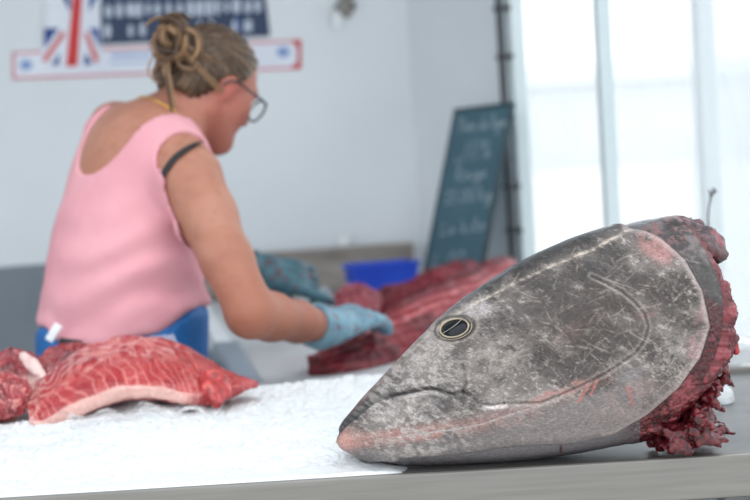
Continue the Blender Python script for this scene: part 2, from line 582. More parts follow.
# ------------------------------------------------------------------ display counter
dc = empty('display_counter', (-0.15, 2.3, 0.0))
CX0, CX1, CY0, CY1 = -1.05, 0.72, 1.97, 2.615
bm = bmesh.new(); box(bm, ((CX0 + CX1) / 2, (CY0 + 0.022 + CY1) / 2, 0.905), (CX1 - CX0, CY1 - CY0 - 0.022, 0.02), bevel=0.002); bm_obj('counter_top', bm, M_steel, dc)
bm = bmesh.new(); box(bm, ((CX0 + CX1) / 2, CY0 + 0.0105, 0.888), (CX1 - CX0, 0.021, 0.057), bevel=0.004, seg=3); bm_obj('front_rail', bm, M_alu, dc)
bm = bmesh.new(); box(bm, ((CX0 + CX1) / 2, CY1 + 0.008, 0.895), (CX1 - CX0, 0.014, 0.06), bevel=0.003); bm_obj('rear_rail', bm, M_alu, dc)
for x in (CX0 + 0.05, CX1 - 0.05):
    for y in (CY0 + 0.08, CY1 - 0.06):
        bm = bmesh.new(); box(bm, (x, y, 0.44725), (0.045, 0.045, 0.8945), bevel=0.003); bm_obj('leg', bm, M_alu, dc)
bm = bmesh.new(); box(bm, ((CX0 + CX1) / 2, CY1 - 0.06, 0.25), (CX1 - CX0 - 0.15, 0.03, 0.03), bevel=0.003); bm_obj('stretcher', bm, M_alu, dc)
tag(dc, 'metal display counter with grey front rail holding the crushed ice', 'counter')

# crate under the counter
M_green = mat_noise('dark_green_plastic', (24, 58, 48), (44, 84, 70), 10.0, 0.5)
cr = empty('crate', (0.52, 2.30, 0.0))
def crate_parts(root, w, l, h, mat):
    bm = bmesh.new(); box(bm, (0, 0, 0.006), (w, l, 0.012)); bm_obj('base', bm, mat, root).matrix_parent_inverse = Matrix.Identity(4)
    for sx, sy in ((1, 0), (-1, 0), (0, 1), (0, -1)):
        bm = bmesh.new()
        for k in range(4):
            zz = 0.03 + k * (h - 0.04) / 3.4
            if sx: box(bm, (sx * (w / 2 - 0.006), 0, zz + 0.02), (0.01, l - 0.002, (h - 0.04) / 5))
            else: box(bm, (0, sy * (l / 2 - 0.006), zz + 0.02), (w - 0.002, 0.01, (h - 0.04) / 5))
        m = 5
        for k in range(m):
            q = -0.5 + (k + 0.5) / m
            if sx: box(bm, (sx * (w / 2 - 0.007), q * l, h / 2), (0.008, 0.02, h - 0.014))
            else: box(bm, (q * w, sy * (l / 2 - 0.007), h / 2), (0.02, 0.008, h - 0.014))
        bm_obj('side_panel', bm, mat, root).matrix_parent_inverse = Matrix.Identity(4)
    bm = bmesh.new()
    for s in (1, -1):
        box(bm, (s * (w / 2 - 0.004), 0, h), (0.02, l + 0.012, 0.018), bevel=0.003); box(bm, (0, s * (l / 2 - 0.004), h), (w - 0.03, 0.02, 0.018), bevel=0.003)
    bm_obj('rim', bm, mat, root).matrix_parent_inverse = Matrix.Identity(4)
crate_parts(cr, 0.26, 0.38, 0.30, M_green)
for z_ in (1,):
    pass
tag(cr, 'dark green plastic crate under the right end of the counter', 'crate')
# ================================================================== the tuna head
D0 = 2.045; FS = D0 / F
FO = P(335, 440, D0)
fex = (P(336, 440, D0) - FO) / FS; fey = (P(335, 439, D0) - FO) / FS; fez = -(CM.to_3x3() @ Vector((0, 0, -1)))
FO = np.array(FO); fex = np.array(fex); fey = np.array(fey); fez = np.array(fez)
def fpt(u, v, c):
    u = np.asarray(u, float)[..., None]; v = np.asarray(v, float)[..., None]; c = np.asarray(c, float)[..., None]
    return FO + fex * (u - 335) * FS + fey * (440 - v) * FS + fez * c

FK = [  # t, top u, v, bottom u, v, half width, bow (px)
    (0.00, 335.0, 438.0, 335.0, 443.0, 0.004, 0.0),
    (0.03, 340.0, 428.0, 341.0, 449.5, 0.015, -1.0),
    (0.06, 347.0, 419.0, 351.0, 454.5, 0.025, -2.0),
    (0.12, 362.0, 400.0, 368.0, 463.0, 0.042, -2.0),
    (0.20, 385.0, 373.5, 394.0, 468.5, 0.058, 0.0),
    (0.30, 419.0, 338.0, 431.0, 470.0, 0.078, 4.0),
    (0.40, 454.0, 305.0, 468.0, 469.0, 0.094, 10.0),
    (0.50, 492.0, 278.0, 506.0, 466.5, 0.106, 18.0),
    (0.60, 530.0, 256.0, 540.0, 463.0, 0.114, 27.0),
    (0.70, 566.0, 240.0, 572.0, 458.0, 0.119, 36.0),
    (0.80, 603.0, 227.0, 601.0, 453.0, 0.120, 44.0),
    (0.90, 640.0, 216.5, 626.0, 448.0, 0.118, 52.0),
    (1.00, 677.0, 211.0, 648.0, 443.0, 0.114, 58.0)]
NT, NP = 560, 470
ts = np.linspace(0, 1, NT) ** 1.0
K = smooth_curve(FK, ts)
NN = 340
ph = np.r_[np.linspace(-PI / 2 - 0.05, PI / 2 + 0.05, NN, endpoint=False), np.linspace(PI / 2 + 0.05, 1.5 * PI - 0.05, NP - NN, endpoint=False)]      # 0: near side, pi/2: back, -pi/2: throat
cs = np.cos(ph); sn = np.sin(ph)
hgt = (sn + 1) / 2
U = K[:, 0][:, None] * hgt + K[:, 2][:, None] * (1 - hgt) + K[:, 5][:, None] * (cs ** 2)[None, :]
Vv = K[:, 1][:, None] * hgt + K[:, 3][:, None] * (1 - hgt)
prof = np.sign(cs) * np.abs(cs) ** 0.92
prof = prof * (1 + 0.10 * np.exp(-((sn + 0.45) / 0.35) ** 2))        # fuller cheeks low down
Cc = K[:, 4][:, None] * prof[None, :]
# the photograph shows the near cheek a little enlarged; take that out to get the true shape
kk = 1 - np.clip(Cc, 0, 1) / D0 * 0.85
G = fpt(375 + (U - 375) * kk, 250 + (Vv - 250) * kk, Cc)
Nrm = grid_normals(G)
ctr = G.mean(1, keepdims=True)
if ((Nrm * (G - ctr)).sum()) < 0: Nrm = -Nrm
U = U.astype(np.float32); Vv = Vv.astype(np.float32)
disp = np.zeros(U.shape, np.float32)

MOUTH = [(334, 441), (338, 433), (345, 425), (357, 415.5), (366, 407), (377, 399), (396, 394), (414, 390), (430, 387), (437, 388), (445, 392.5), (453, 393), (462, 390)]
MAXIL = [(462, 390), (466, 383), (464, 374), (462.5, 364)]
JAWB = [(462, 390), (468, 395), (478, 402), (490, 404), (503, 402)]
LOWJ = [(336, 445), (360, 441), (390, 437), (415, 434), (450, 429), (483, 423), (520, 410), (560, 396), (605, 378)]
PREO = [(590, 276), (602, 281), (620, 291), (633, 302), (642, 313), (646, 326), (642, 340), (633, 352), (602, 373), (571, 388), (540, 401), (503, 402)]
OPER = [(628, 226), (645, 229), (660, 236), (684, 258), (701, 289), (709, 326), (699, 357), (677, 388), (646, 416), (614, 435), (575, 444), (517, 447), (450, 456), (400, 460)]
BACK = [(395, 366), (412, 350), (440, 325), (480, 300), (520, 280), (555, 264), (590, 250), (633, 228)]
CHEEK = [(462.5, 364), (470, 352), (478, 345)]
FOLD = [(478, 345), (500, 338), (540, 322), (575, 300), (600, 284)]

near_m = np.ones_like(U)
dM, sM, pM = dist_poly(U, Vv, MOUTH); dX, sX, pX = dist_poly(U, Vv, MAXIL); dJ, sJ, pJ = dist_poly(U, Vv, JAWB)
dL, sL, pL = dist_poly(U, Vv, LOWJ); dP, sP, pP = dist_poly(U, Vv, PREO); dO, sO, pO = dist_poly(U, Vv, OPER)
dB, sB, pB = dist_poly(U, Vv, BACK); dF, sF, pF = dist_poly(U, Vv, FOLD)
disp -= 0.0030 * np.exp(-(dM / 1.2) ** 2)
disp += np.where(sM < 0, 0.0028 * np.exp(-(dM / 9) ** 2), -0.0008 * np.exp(-(dM / 7) ** 2)) * sstep(0, 3, dM)
disp -= 0.0016 * np.exp(-(dX / 1.2) ** 2) + 0.0014 * np.exp(-(dJ / 1.2) ** 2)
disp += 0.0016 * np.exp(-((dX - 5) / 4) ** 2)
disp += 0.0020 * np.exp(-((dJ - 5) / 3) ** 2) * (sJ > 0)
disp -= 0.0009 * np.exp(-(dL / 2.2) ** 2)
disp -= 0.0013 * np.exp(-(dP / 1.6) ** 2)
disp += 0.0012 * np.exp(-((dP - 5) / 5) ** 2)
sd = dO * sO                                                        # signed distance to the gill cover's edge
inside_o = sstep(-3.0, 2.0, sd)                                     # side chosen below
ref = dist_poly(np.array([600.0], np.float32), np.array([350.0], np.float32), OPER)
if ref[1][0] < 0: inside_o = 1 - sstep(-2.0, 3.0, sd)
disp -= 0.0050 * (1 - inside_o)
disp -= 0.0022 * np.exp(-(dO / 2.0) ** 2)
disp += 0.0018 * np.exp(-((dO - 7) / 5) ** 2) * inside_o
disp -= 0.0007 * np.exp(-(dB / 1.6) ** 2)
disp -= 0.0006 * np.exp(-(dF / 4) ** 2)
# eye socket
EU, EV, ERU, ERV, EA = 455.0, 328.5, 18.0, 11.0, math.radians(-14)
eu = (U - EU) * math.cos(EA) + (Vv - EV) * math.sin(EA); ev = -(U - EU) * math.sin(EA) + (Vv - EV) * math.cos(EA)
er = np.sqrt((eu / ERU) ** 2 + (ev / ERV) ** 2)
disp += 0.0016 * np.exp(-((er - 1.22) / 0.22) ** 2)
disp -= 0.0066 * (1 - sstep(0.80, 1.06, er))
gx = G[..., 0]; gy = G[..., 1]; gz = G[..., 2]
n1 = fbm(gx * 14, gy * 14, gz * 14, 4, 1); n2 = fbm(gx * 55, gy * 55, gz * 55, 4, 2); n3 = fbm(gx * 240, gy * 240, gz * 240, 3, 3)
n4 = fbm(U * 0.020 + Vv * 0.012, Vv * 0.06 - U * 0.028, gy * 10, 5, 4)    # streaky along the body
n5 = fbm(U * 0.16 + Vv * 0.08, Vv * 0.30 - U * 0.13, gy * 20, 4, 5)
g1 = fbm(U * 0.45 + Vv * 0.2, Vv * 0.75 - U * 0.33, gy * 40, 3, 6)
disp += 0.0030 * (n1 - 0.5) + 0.0010 * (n2 - 0.5) + 0.0003 * (n3 - 0.5)
# belly and throat rest on the counter, soft and flattened
G = G + Nrm * disp[..., None]

# ---- skin colours (its own markings, with some highlights and shade painted in)
def mixc(c, col, w):
    return c * (1 - w[..., None]) + lin(col) * w[..., None]
c = np.zeros(U.shape + (3,)) + lin((134, 130, 128))
c = mixc(c, (103, 97, 95), sstep(0.42, 0.66, n4) * 0.85)
c = mixc(c, (168, 166, 166), sstep(0.50, 0.72, fbm(U * 0.03, Vv * 0.035, gy * 8, 5, 11)) * 0.75)
c = mixc(c, (192, 190, 190), sstep(0.55, 0.74, n5) * 0.5)
c = mixc(c, (84, 78, 77), sstep(0.56, 0.74, n2 * 0.55 + n5 * 0.45) * 0.7)
c = mixc(c, (66, 60, 58), sstep(0.52, 0.68, g1) * sstep(0.35, 0.6, n4) * 0.75)
c = mixc(c, (206, 204, 202), sstep(0.56, 0.70, 1 - g1) * sstep(0.40, 0.62, n5) * 0.45)
# dark back above the pale edge line, with a silvery highlight painted along it
up = ((dB * sB) < 0)
bk = sstep(0, 14, dB) * (up & (U > 380)) * 1.0
c = mixc(c, (70, 72, 78), bk * 0.65)
c = mixc(c, (206, 201, 190), np.exp(-(dB / 1.7) ** 2) * (0.35 + 0.65 * sstep(0.4, 0.6, n5)) * sstep(0.02, 0.2, pB))
# snout tip darker blue grey
c = mixc(c, (92, 94, 104), (1 - sstep(345, 420, U)) * (sM < 0) * 0.5)
c = mixc(c, (66, 68, 76), np.exp(-(dM / 7.0) ** 2) * (sM < 0) * (1 - sstep(372, 410, U)) * 0.75)
# jaws: blue lips, pink lower jaw
c = mixc(c, (58, 62, 76), np.exp(-(dM / 1.6) ** 2) * 0.85)
c = mixc(c, (56, 58, 64), np.exp(-(dX / 1.0) ** 2) * 0.6 + np.exp(-(dJ / 1.0) ** 2) * 0.5)
c = mixc(c, (222, 222, 224), np.exp(-((dM - 4.5) / 2.0) ** 2) * (sM > 0) * sstep(395, 412, U) * (1 - sstep(436, 450, U)) * 0.5)
c = mixc(c, (235, 235, 238), np.exp(-((dJ - 2.5) / 1.6) ** 2) * sstep(0.5, 0.8, pJ) * (sJ > 0) * 0.7)  # white highlight at the jaw joint, painted into the skin
lowd = np.where(sL > 0, 0.0, dL)
pk = np.exp(-((dL - 3.0) / 6.5) ** 2) * sstep(0.30, 0.52, fbm(U * 0.06, Vv * 0.09, gy * 6, 4, 21)) * (1 - sstep(430, 520, U) * 0.75)
c = mixc(c, (206, 152, 146), pk * 0.7)
tipk = np.exp(-(np.hypot(U - 342, Vv - 441) / 13) ** 2) * (sM > 0)
c = mixc(c, (222, 160, 148), tipk * 0.8)
c = mixc(c, (205, 205, 208), np.exp(-(dL / 1.0) ** 2) * sstep(380, 410, U) * (1 - sstep(520, 560, U)) * 0.7)
thr = (sL > 0) & (U < 640)
c = mixc(c, (150, 150, 158), sstep(2, 14, dL) * thr * 0.6)
# pink rubbed patches
def blob(cu, cv, ru, rv, ang, col, w, seed, th=0.45):
    global c
    a = math.radians(ang)
    x = (U - cu) * math.cos(a) + (Vv - cv) * math.sin(a); y = -(U - cu) * math.sin(a) + (Vv - cv) * math.cos(a)
    r = np.sqrt((x / ru) ** 2 + (y / rv) ** 2)
    k = (1 - sstep(0.4, 1.1, r)) * sstep(th - 0.09, th + 0.12, fbm(U * 0.11 + 3 * seed, Vv * 0.13, gy * 3, 4, seed))
    c = mixc(c, col, k * w)
blob(655, 248, 26, 17, 40, (200, 146, 146), 0.75, 31, 0.40)
blob(692, 345, 10, 60, 12, (190, 150, 156), 0.55, 32)
blob(578, 325, 36, 12, -35, (196, 164, 160), 0.7, 33)
blob(646, 308, 12, 18, 40, (194, 150, 150), 0.6, 34)
blob(560, 390, 40, 7, -22, (206, 140, 134), 0.85, 35)
blob(620, 400, 45, 18, -30, (190, 160, 162), 0.5, 36)
blob(505, 418, 45, 12, -12, (196, 160, 160), 0.5, 37)
blob(430, 350, 40, 20, -40, (186, 184, 184), 0.6, 38)
blob(500, 355, 50, 26, -30, (176, 172, 170), 0.6, 39)
blob(478, 305, 24, 14, -30, (196, 198, 204), 0.6, 40)
sn_l = (1 - sstep(395, 500, U - 0.3 * (Vv - 380))) * (0.25 + 0.75 * sstep(352, 392, U))
c = mixc(c, (176, 176, 176), sn_l * sstep(0.30, 0.60, n5 * 0.6 + n4 * 0.4) * 0.6 * (sM > -2))
c = mixc(c, (188, 188, 188), sn_l * sstep(0.46, 0.62, n5) * 0.55)
brn = np.exp(-((U - 590) / 85) ** 2 - ((Vv - 312) / 52) ** 2)
c = mixc(c, (92, 80, 74), brn * sstep(0.30, 0.6, n4 * 0.5 + n2 * 0.5) * 0.85)
low_s = sstep(392, 430, Vv + 0.22 * (U - 520)) * sstep(440, 520, U)
c = mixc(c, (166, 160, 162), low_s * 0.55)
blob(600, 270, 30, 18, -10, (70, 64, 64), 0.6, 41)
blob(530, 300, 60, 22, -28, (90, 84, 82), 0.55, 42)
blob(610, 345, 45, 26, -30, (92, 86, 84), 0.55, 43)
blob(400, 415, 40, 12, -10, (190, 188, 190), 0.55, 44)
blob(430, 405, 40, 16, -10, (88, 88, 92), 0.5, 45)
# gill cover edge pale, collar behind it dark
c = mixc(c, (196, 186, 186), np.exp(-((dO - 4) / 3.0) ** 2) * inside_o * (U > 600) * 0.55)
c = mixc(c, (58, 50, 52), np.exp(-(dO / 1.3) ** 2) * 0.7 * (U > 470))
col_o = (1 - inside_o) * sstep(612, 652, U)
c = mixc(c, (74, 70, 74), col_o * 0.7)
c = mixc(c, (150, 148, 152), col_o * sstep(0.5, 0.66, n2) * 0.7)
fl_ = col_o * sstep(-14, 10, Vv - 300 + 60 * (n2 - 0.5) - 0.6 * (U - 700))
c = mixc(c, (150, 44, 58), fl_); c = mixc(c, (84, 20, 30), fl_ * sstep(0.42, 0.6, g1) * 0.9); c = mixc(c, (196, 104, 114), fl_ * sstep(0.55, 0.7, n2) * 0.7)
c = mixc(c, (168, 118, 122), col_o * (1 - sstep(228, 262, Vv)) * sstep(0.45, 0.6, n5) * 0.7)
c = mixc(c, (132, 134, 144), (1 - inside_o) * (U < 640) * 0.7)  # gill membrane strip; its shade is put into the colour
c = mixc(c, (190, 186, 184), np.exp(-((dP - 2.5) / 1.6) ** 2) * 0.35)
c = mixc(c, (76, 70, 70), np.exp(-(dP / 1.3) ** 2) * 0.5)
c = mixc(c, (120, 30, 34), np.exp(-(np.hypot((U - 561) / 1.2, (Vv - 452) / 5.5)) ** 2) * 0.9)
# around the eye
c = mixc(c, (70, 66, 66), np.exp(-((er - 1.10) / 0.07) ** 2) * 0.7)
c = mixc(c, (176, 170, 162), np.exp(-((er - 1.3) / 0.1) ** 2) * 0.5)
# scratches
rs = random.Random(5)
bright = np.zeros(U.shape, np.float32)
for i in range(230):
    if i < 150: cu, cv, le, an = rs.gauss(606, 46), rs.gauss(318, 46), rs.uniform(8, 40), rs.choice((-58, -50, -30, 32, 48, 15)) + rs.gauss(0, 16)
    else: cu, cv, le, an = rs.uniform(390, 640), rs.uniform(290, 440), rs.uniform(5, 20), rs.choice((-45, -25, 10, 70)) + rs.gauss(0, 14)
    a = math.radians(an)
    m = (U > cu - le) & (U < cu + le) & (Vv > cv - le) & (Vv < cv + le)
    if not m.any(): continue
    x = (U[m] - cu) * math.cos(a) + (Vv[m] - cv) * math.sin(a); y = -(U[m] - cu) * math.sin(a) + (Vv[m] - cv) * math.cos(a) + 0.012 * x * x * rs.uniform(-1, 1)
    w = np.exp(-(y / rs.uniform(0.5, 0.8)) ** 2) * (1 - sstep(0.25, 0.55, np.abs(x) / le)) * rs.uniform(0.25, 0.9) * sstep(0.25, 0.5, n5[m])
    bright[m] = np.maximum(bright[m], w)
c = mixc(c, (206, 198, 194), bright * 0.5)
disp2 = bright * 0.0
for cu, cv, le, an in ((582, 392, 22, -60), (592, 386, 18, -66), (628, 395, 20, 75)):
    a = math.radians(an)
    x = (U - cu) * math.cos(a) + (Vv - cv) * math.sin(a); y = -(U - cu) * math.sin(a) + (Vv - cv) * math.cos(a)
    c = mixc(c, (206, 128, 124), np.exp(-(y / 1.4) ** 2) * (np.abs(x) < le / 2) * 0.85)
G = G + Nrm * (fl_ * (0.004 * (n2 - 0.5) + 0.006 * (n3 - 0.5)))[..., None]
rough = 0.30 + 0.25 * n4 + 0.12 * (n2 - 0.5)
rough = np.clip(rough - 0.22 * bk + 0.05, 0.15, 0.7)

lum = c.mean(2, keepdims=True); c = c * (lum / 0.22) ** 0.6
c = c * np.array((0.46, 0.413, 0.388))
M_fish = mat_attr('tuna_skin', 0.4, True, (900, 0.12, 0.0006, 3.0), spec=0.4, coat=0.22, coatr=0.14)
_nt = M_fish.node_tree; _b = _nt.nodes['Principled BSDF']
_tc = _nt.nodes.new('ShaderNodeTexCoord'); _mp = _nt.nodes.new('ShaderNodeMapping'); _mp.inputs['Rotation'].default_value = (0, 0.45, 0); _mp.inputs['Scale'].default_value = (0.55, 1, 1.2)
_nz = _nt.nodes.new('ShaderNodeTexNoise'); _nz.inputs['Scale'].default_value = 420; _nz.inputs['Detail'].default_value = 5; _nz.inputs['Roughness'].default_value = 0.7
_mr = _nt.nodes.new('ShaderNodeMapRange'); _mr.inputs[1].default_value = 0.34; _mr.inputs[2].default_value = 0.66; _mr.inputs[3].default_value = 0.62; _mr.inputs[4].default_value = 1.38
_mm = _nt.nodes.new('ShaderNodeVectorMath'); _mm.operation = 'SCALE'
_at = [n for n in _nt.nodes if n.type == 'ATTRIBUTE' and n.attribute_name == 'Col'][0]
_nt.links.new(_tc.outputs['Object'], _mp.inputs[0]); _nt.links.new(_mp.outputs[0], _nz.inputs['Vector']); _nt.links.new(_nz.outputs['Fac'], _mr.inputs[0])
_nt.links.new(_at.outputs['Color'], _mm.inputs[0]); _nt.links.new(_mr.outputs[0], _mm.inputs['Scale']); _nt.links.new(_mm.outputs[0], _b.inputs['Base Color'])
verts = np.r_[G.reshape(-1, 3), G[0].mean(0)[None], G[-1].mean(0)[None]]
faces = [f[::-1] for f in grid_faces(NT, NP, True)]
i0 = NT * NP; i1 = i0 + 1
faces += [(i0, j, (j + 1) % NP) for j in range(NP)] + [(i1, (NT - 1) * NP + (j + 1) % NP, (NT - 1) * NP + j) for j in range(NP)]
colv = np.r_[c.reshape(-1, 3), c[0].mean(0)[None], lin((120, 30, 40))[None]]
rgh = np.r_[rough.ravel(), 0.4, 0.4]
zmin = verts[:, 2].min()
# soft underside settles on the counter top
zc = 0.9165
low = verts[:, 2] < zc + 0.02
verts[low, 2] = np.maximum(verts[low, 2], zc + 0.0004 * (zc + 0.02 - verts[low, 2]) / 0.02)
FB = Vector(fpt(560.0, 450.0, 0.0)); 
th_ = empty('cut_tuna', (float(FB.x), float(FB.y), 0.915))
body = mesh_obj('head_skin', verts, faces, M_fish, th_, col=colv, rough=rgh)
GF, KF = G, K

def on_fish(u, v):
    """point on the near side of the head under photo-plane point (u, v), and its normal"""
    m = (U - u) ** 2 + (Vv - v) ** 2 + (cs[None, :] < 0) * 1e6
    i, j = np.unravel_index(np.argmin(m), m.shape)
    return GF[i, j], Nrm[i, j]

# ---- eyes: pale ring, dark lens, painted glint
M_iris = mat_noise('eye_ring', (176, 162, 140), (140, 128, 112), 60.0, 0.3)
M_globe = mat_noise('eye_globe', (40, 37, 36), (78, 72, 66), 60.0, 0.25, coat=0.4)
M_lens = mat_noise('eye_lens', (8, 10, 14), (18, 22, 28), 30.0, 0.12, spec=0.3)
M_glint = mat_noise('eye_glint', (150, 146, 136), (176, 170, 158), 40.0, 0.2)
def make_eye(side):
    if side > 0:
        p, n = on_fish(EU, EV)
        p = np.array(p); n = np.array(n)
        # use the surrounding skin to find the socket plane
        ring = [on_fish(EU + 1.25 * (ERU * math.cos(a) * math.cos(EA) - ERV * math.sin(a) * math.sin(EA)), EV + 1.25 * (ERU * math.cos(a) * math.sin(EA) + ERV * math.sin(a) * math.cos(EA)))[0] for a in np.linspace(0, 2 * PI, 24, endpoint=False)]
        ring = np.array(ring); p = ring.mean(0)
        q = ring - p; n = np.linalg.svd(q)[2][2]; n = n if n @ fez > 0 else -n
    else:
        ring = [np.array(on_fish(EU + 1.25 * (ERU * math.cos(a) * math.cos(EA) - ERV * math.sin(a) * math.sin(EA)), EV + 1.25 * (ERU * math.cos(a) * math.sin(EA) + ERV * math.sin(a) * math.cos(EA)))[0]) for a in np.linspace(0, 2 * PI, 24, endpoint=False)]
        ring = np.array([r - 2 * fez * ((r - FO) @ fez) for r in ring]); p = ring.mean(0)
        q = ring - p; n = np.linalg.svd(q)[2][2]; n = n if n @ fez < 0 else -n
    ax = (ring[0] - ring[12]) / (2.5 * ERU * FS); ay = (ring[18] - ring[6]) / (2.5 * ERV * FS)
    ax = ax - n * (ax @ n); ay = ay - n * (ay @ n)
    def lens(r0, r1, h, base, flat, rows=14, cols=48):
        V = []; Fc = []
        for i in range(rows + 1):
            a = i / rows
            for j in range(cols):
                t = 2 * PI * j / cols
                rr = a
                V.append(p + ax * (r0 * rr * math.cos(t)) + ay * (r1 * rr * math.sin(t)) + n * (base + h * math.sqrt(max(0, 1 - rr ** 2)) ** flat))
        for i in range(rows):
            for j in range(cols): Fc.append((i * cols + j, (i + 1) * cols + j, (i + 1) * cols + (j + 1) % cols, i * cols + (j + 1) % cols))
        return V, Fc
    V, Fc = lens(ERU * FS * 1.02, ERV * FS * 1.04, 0.0042, -0.0042, 1.0)
    e = mesh_obj('eye', V, Fc, M_globe, th_)
    V, Fc = lens(ERU * FS * 0.73, ERV * FS * 0.76, 0.0040, -0.0020, 1.0)
    mesh_obj('lens', V, Fc, M_lens, e)
    path = [p + ax * FS * x + ay * FS * y + n * 0.0021 for x, y in ((-13, -3.6), (-6, -1.5), (2, 1.6), (8, 4.8), (11, 7.0))]
    v, f = tube_geo(smooth_path(path, 20), 0.00042, 6); mesh_obj('film', v, f, M_glint, e)  # pale line imitating a reflection across the lens
    v, f = tube_geo([p + ax * ERU * FS * 0.80 * math.cos(t) + ay * ERV * FS * 0.83 * math.sin(t) + n * 0.0004 for t in np.linspace(0, 2 * PI, 60, endpoint=False)], 0.0011, 6, closed=True)
    mesh_obj('eye_rim', v, f, M_iris, e)
    v, f = tube_geo([p + ax * ERU * FS * 0.96 * math.cos(t) + ay * ERV * FS * 0.97 * math.sin(t) - n * 0.0008 for t in np.linspace(0, 2 * PI, 60, endpoint=False)], 0.0006, 6, closed=True)
    mesh_obj('eyelid', v, f, M_iris, e)
make_eye(1); make_eye(-1)

# ---- the cut: ragged red flesh bulging beyond the skin
M_flesh = mat_attr('raw_flesh', 0.32, False, (260, 0.35, 0.002, 4.0), spec=0.55, sss=0.12, sssr=(0.02, 0.005, 0.004), ssss=0.3)
NR = 90
ring = KF[-1]; end = G[-1]
cen = end.mean(0)
outdir = fex * 0.96 - fey * 0.10
rows = []
for i in range(NR):
    a = i / (NR - 1)
    sc = 0.975 * math.cos(a * PI / 2) ** 0.55 if a < 1 else 0.0
    lowb = np.clip(-sn, 0, 1)
    reach = 0.026 + 0.014 * np.exp(-((sn + 0.15) / 0.45) ** 2) + 0.010 * lowb
    prot = -0.006 + (reach + 0.006) * math.sin(a * PI / 2) ** 0.8
    rows.append(cen + (end - cen) * sc + outdir[None, :] * prot[:, None])
R = np.array(rows)
Rn = grid_normals(R)
if (Rn * (R - (cen - outdir * 0.05))).sum() < 0: Rn = -Rn
q = fbm(R[..., 0] * 60, R[..., 1] * 60, R[..., 2] * 60, 4, 51); q2 = fbm(R[..., 0] * 190, R[..., 1] * 190, R[..., 2] * 150, 3, 52)
amp = np.linspace(0.1, 1, NR)[:, None].clip(0.1, 0.6) / 0.6
R = R + Rn * ((q - 0.5) * 0.016 + (q2 - 0.5) * 0.011)[..., None] * amp[..., None]
R[..., 2] = np.maximum(R[..., 2], 0.9175)
cf = np.zeros(R.shape) + lin((104, 26, 36))
cf = mixc(cf, (70, 14, 22), sstep(0.42, 0.6, q2)); cf = mixc(cf, (140, 58, 66), sstep(0.56, 0.72, q) * 0.7)
cf = mixc(cf, (112, 60, 62), np.repeat(((sn > 0.55) * 0.55)[None, :], NR, 0))
V = np.r_[R.reshape(-1, 3), R[-1].mean(0)[None]]
Fc = [f[::-1] for f in grid_faces(NR, NP, True)] + [(NR * NP, (NR - 1) * NP + (j + 1) % NP, (NR - 1) * NP + j) for j in range(NP)]
mesh_obj('cut_flesh', V, Fc, M_flesh, th_, col=np.r_[cf.reshape(-1, 3), cf[-1].mean(0)[None]])

# ---- hanging scraps of flesh under the cut, in a heap on the counter; a flap of skin at the top; a drop of blood
def blob_mesh(name, prims, h, mat, parent, colfn, noise=(60, 0.012, 200, 0.005), it=1, zfloor=None, seed=0):
    """smooth-blended capsules ((a, b, ra, rb, k) ...) roughened by noise"""
    pts = np.array([p for q in prims for p in (q[0], q[1])], float); rm = max(max(q[2], q[3]) for q in prims) + 0.02
    fl = Field(pts.min(0) - rm, pts.max(0) + rm, h)
    for a, b, ra, rb, k in prims: fl.capsule(a, b, ra, rb, k)
    if zfloor is not None:
        Z = fl.coords((slice(None),) * 3)[2]
        fl.D = np.maximum(fl.D, zfloor - Z)
    X, Y, Z = np.meshgrid(*fl.ax, indexing='ij')
    m = np.abs(fl.D) < 0.03
    d = np.zeros_like(fl.D)
    d[m] = (fbm(X[m] * noise[0], Y[m] * noise[0], Z[m] * noise[0], 3, 60 + seed) - 0.5) * noise[1] * 2 + (fbm(X[m] * noise[2], Y[m] * noise[2], Z[m] * noise[2], 3, 70 + seed) - 0.5) * noise[3] * 2
    D = fl.D + d
    if zfloor is not None: D = np.maximum(D, zfloor - Z)
    V, Fc = fl.mesh(D)
    if it: V = relax(V, Fc, it)
    if zfloor is not None: V[:, 2] = np.maximum(V[:, 2], zfloor)
    return mesh_obj(name, V, Fc, mat, parent, col=colfn(V))

def flesh_col(base, dark, light, s=80, seed=0):
    def f(V):
        a = fbm(V[:, 0] * s, V[:, 1] * s, V[:, 2] * s, 4, 80 + seed); b = fbm(V[:, 0] * s * 3, V[:, 1] * s * 3, V[:, 2] * s * 3, 3, 90 + seed)
        cc = np.zeros(V.shape) + lin(base)
        cc = mixc(cc, dark, sstep(0.45, 0.62, b)); cc = mixc(cc, light, sstep(0.56, 0.70, a) * 0.8)
        return cc
    return f
rs = random.Random(11)
pr_ = []
def shred(u, v, cd, du, dz, r):
    a = fpt(u, v, cd); b = a + fex * du + np.array([0, rs.gauss(0, 0.008), dz])
    m_ = (a + b) / 2 + np.array([rs.gauss(0, 0.003), rs.gauss(0, 0.003), rs.gauss(0, 0.003)])
    for q in (a, b, m_): q[2] = max(q[2], 0.918 + r * 0.6)
    pr_.append((a, m_, r, r * 0.85, 0.004)); pr_.append((m_, b, r * 0.85, r * 0.4, 0.004))
for i in range(70):
    u = rs.uniform(652, 704); tt = (u - 652) / 52
    shred(u, rs.uniform(416 + 4 * tt, 444) - 6 * tt, rs.uniform(-0.04, 0.07), rs.gauss(0.006, 0.014), rs.gauss(-0.004, 0.006), rs.uniform(0.0035, 0.008))
for i in range(16):
    shred(rs.uniform(694, 712), rs.uniform(426, 434), rs.uniform(-0.03, 0.05), rs.gauss(0.008, 0.008), -0.004, rs.uniform(0.003, 0.006))
for i in range(60):
    tt = rs.random()
    shred(650 + 60 * tt ** 0.7 + rs.uniform(-1, 8), 442 - 78 * tt + rs.uniform(-6, 6), rs.uniform(0.02, 0.085), rs.gauss(0.006, 0.006), -rs.uniform(0.006, 0.022), rs.uniform(0.003, 0.007))
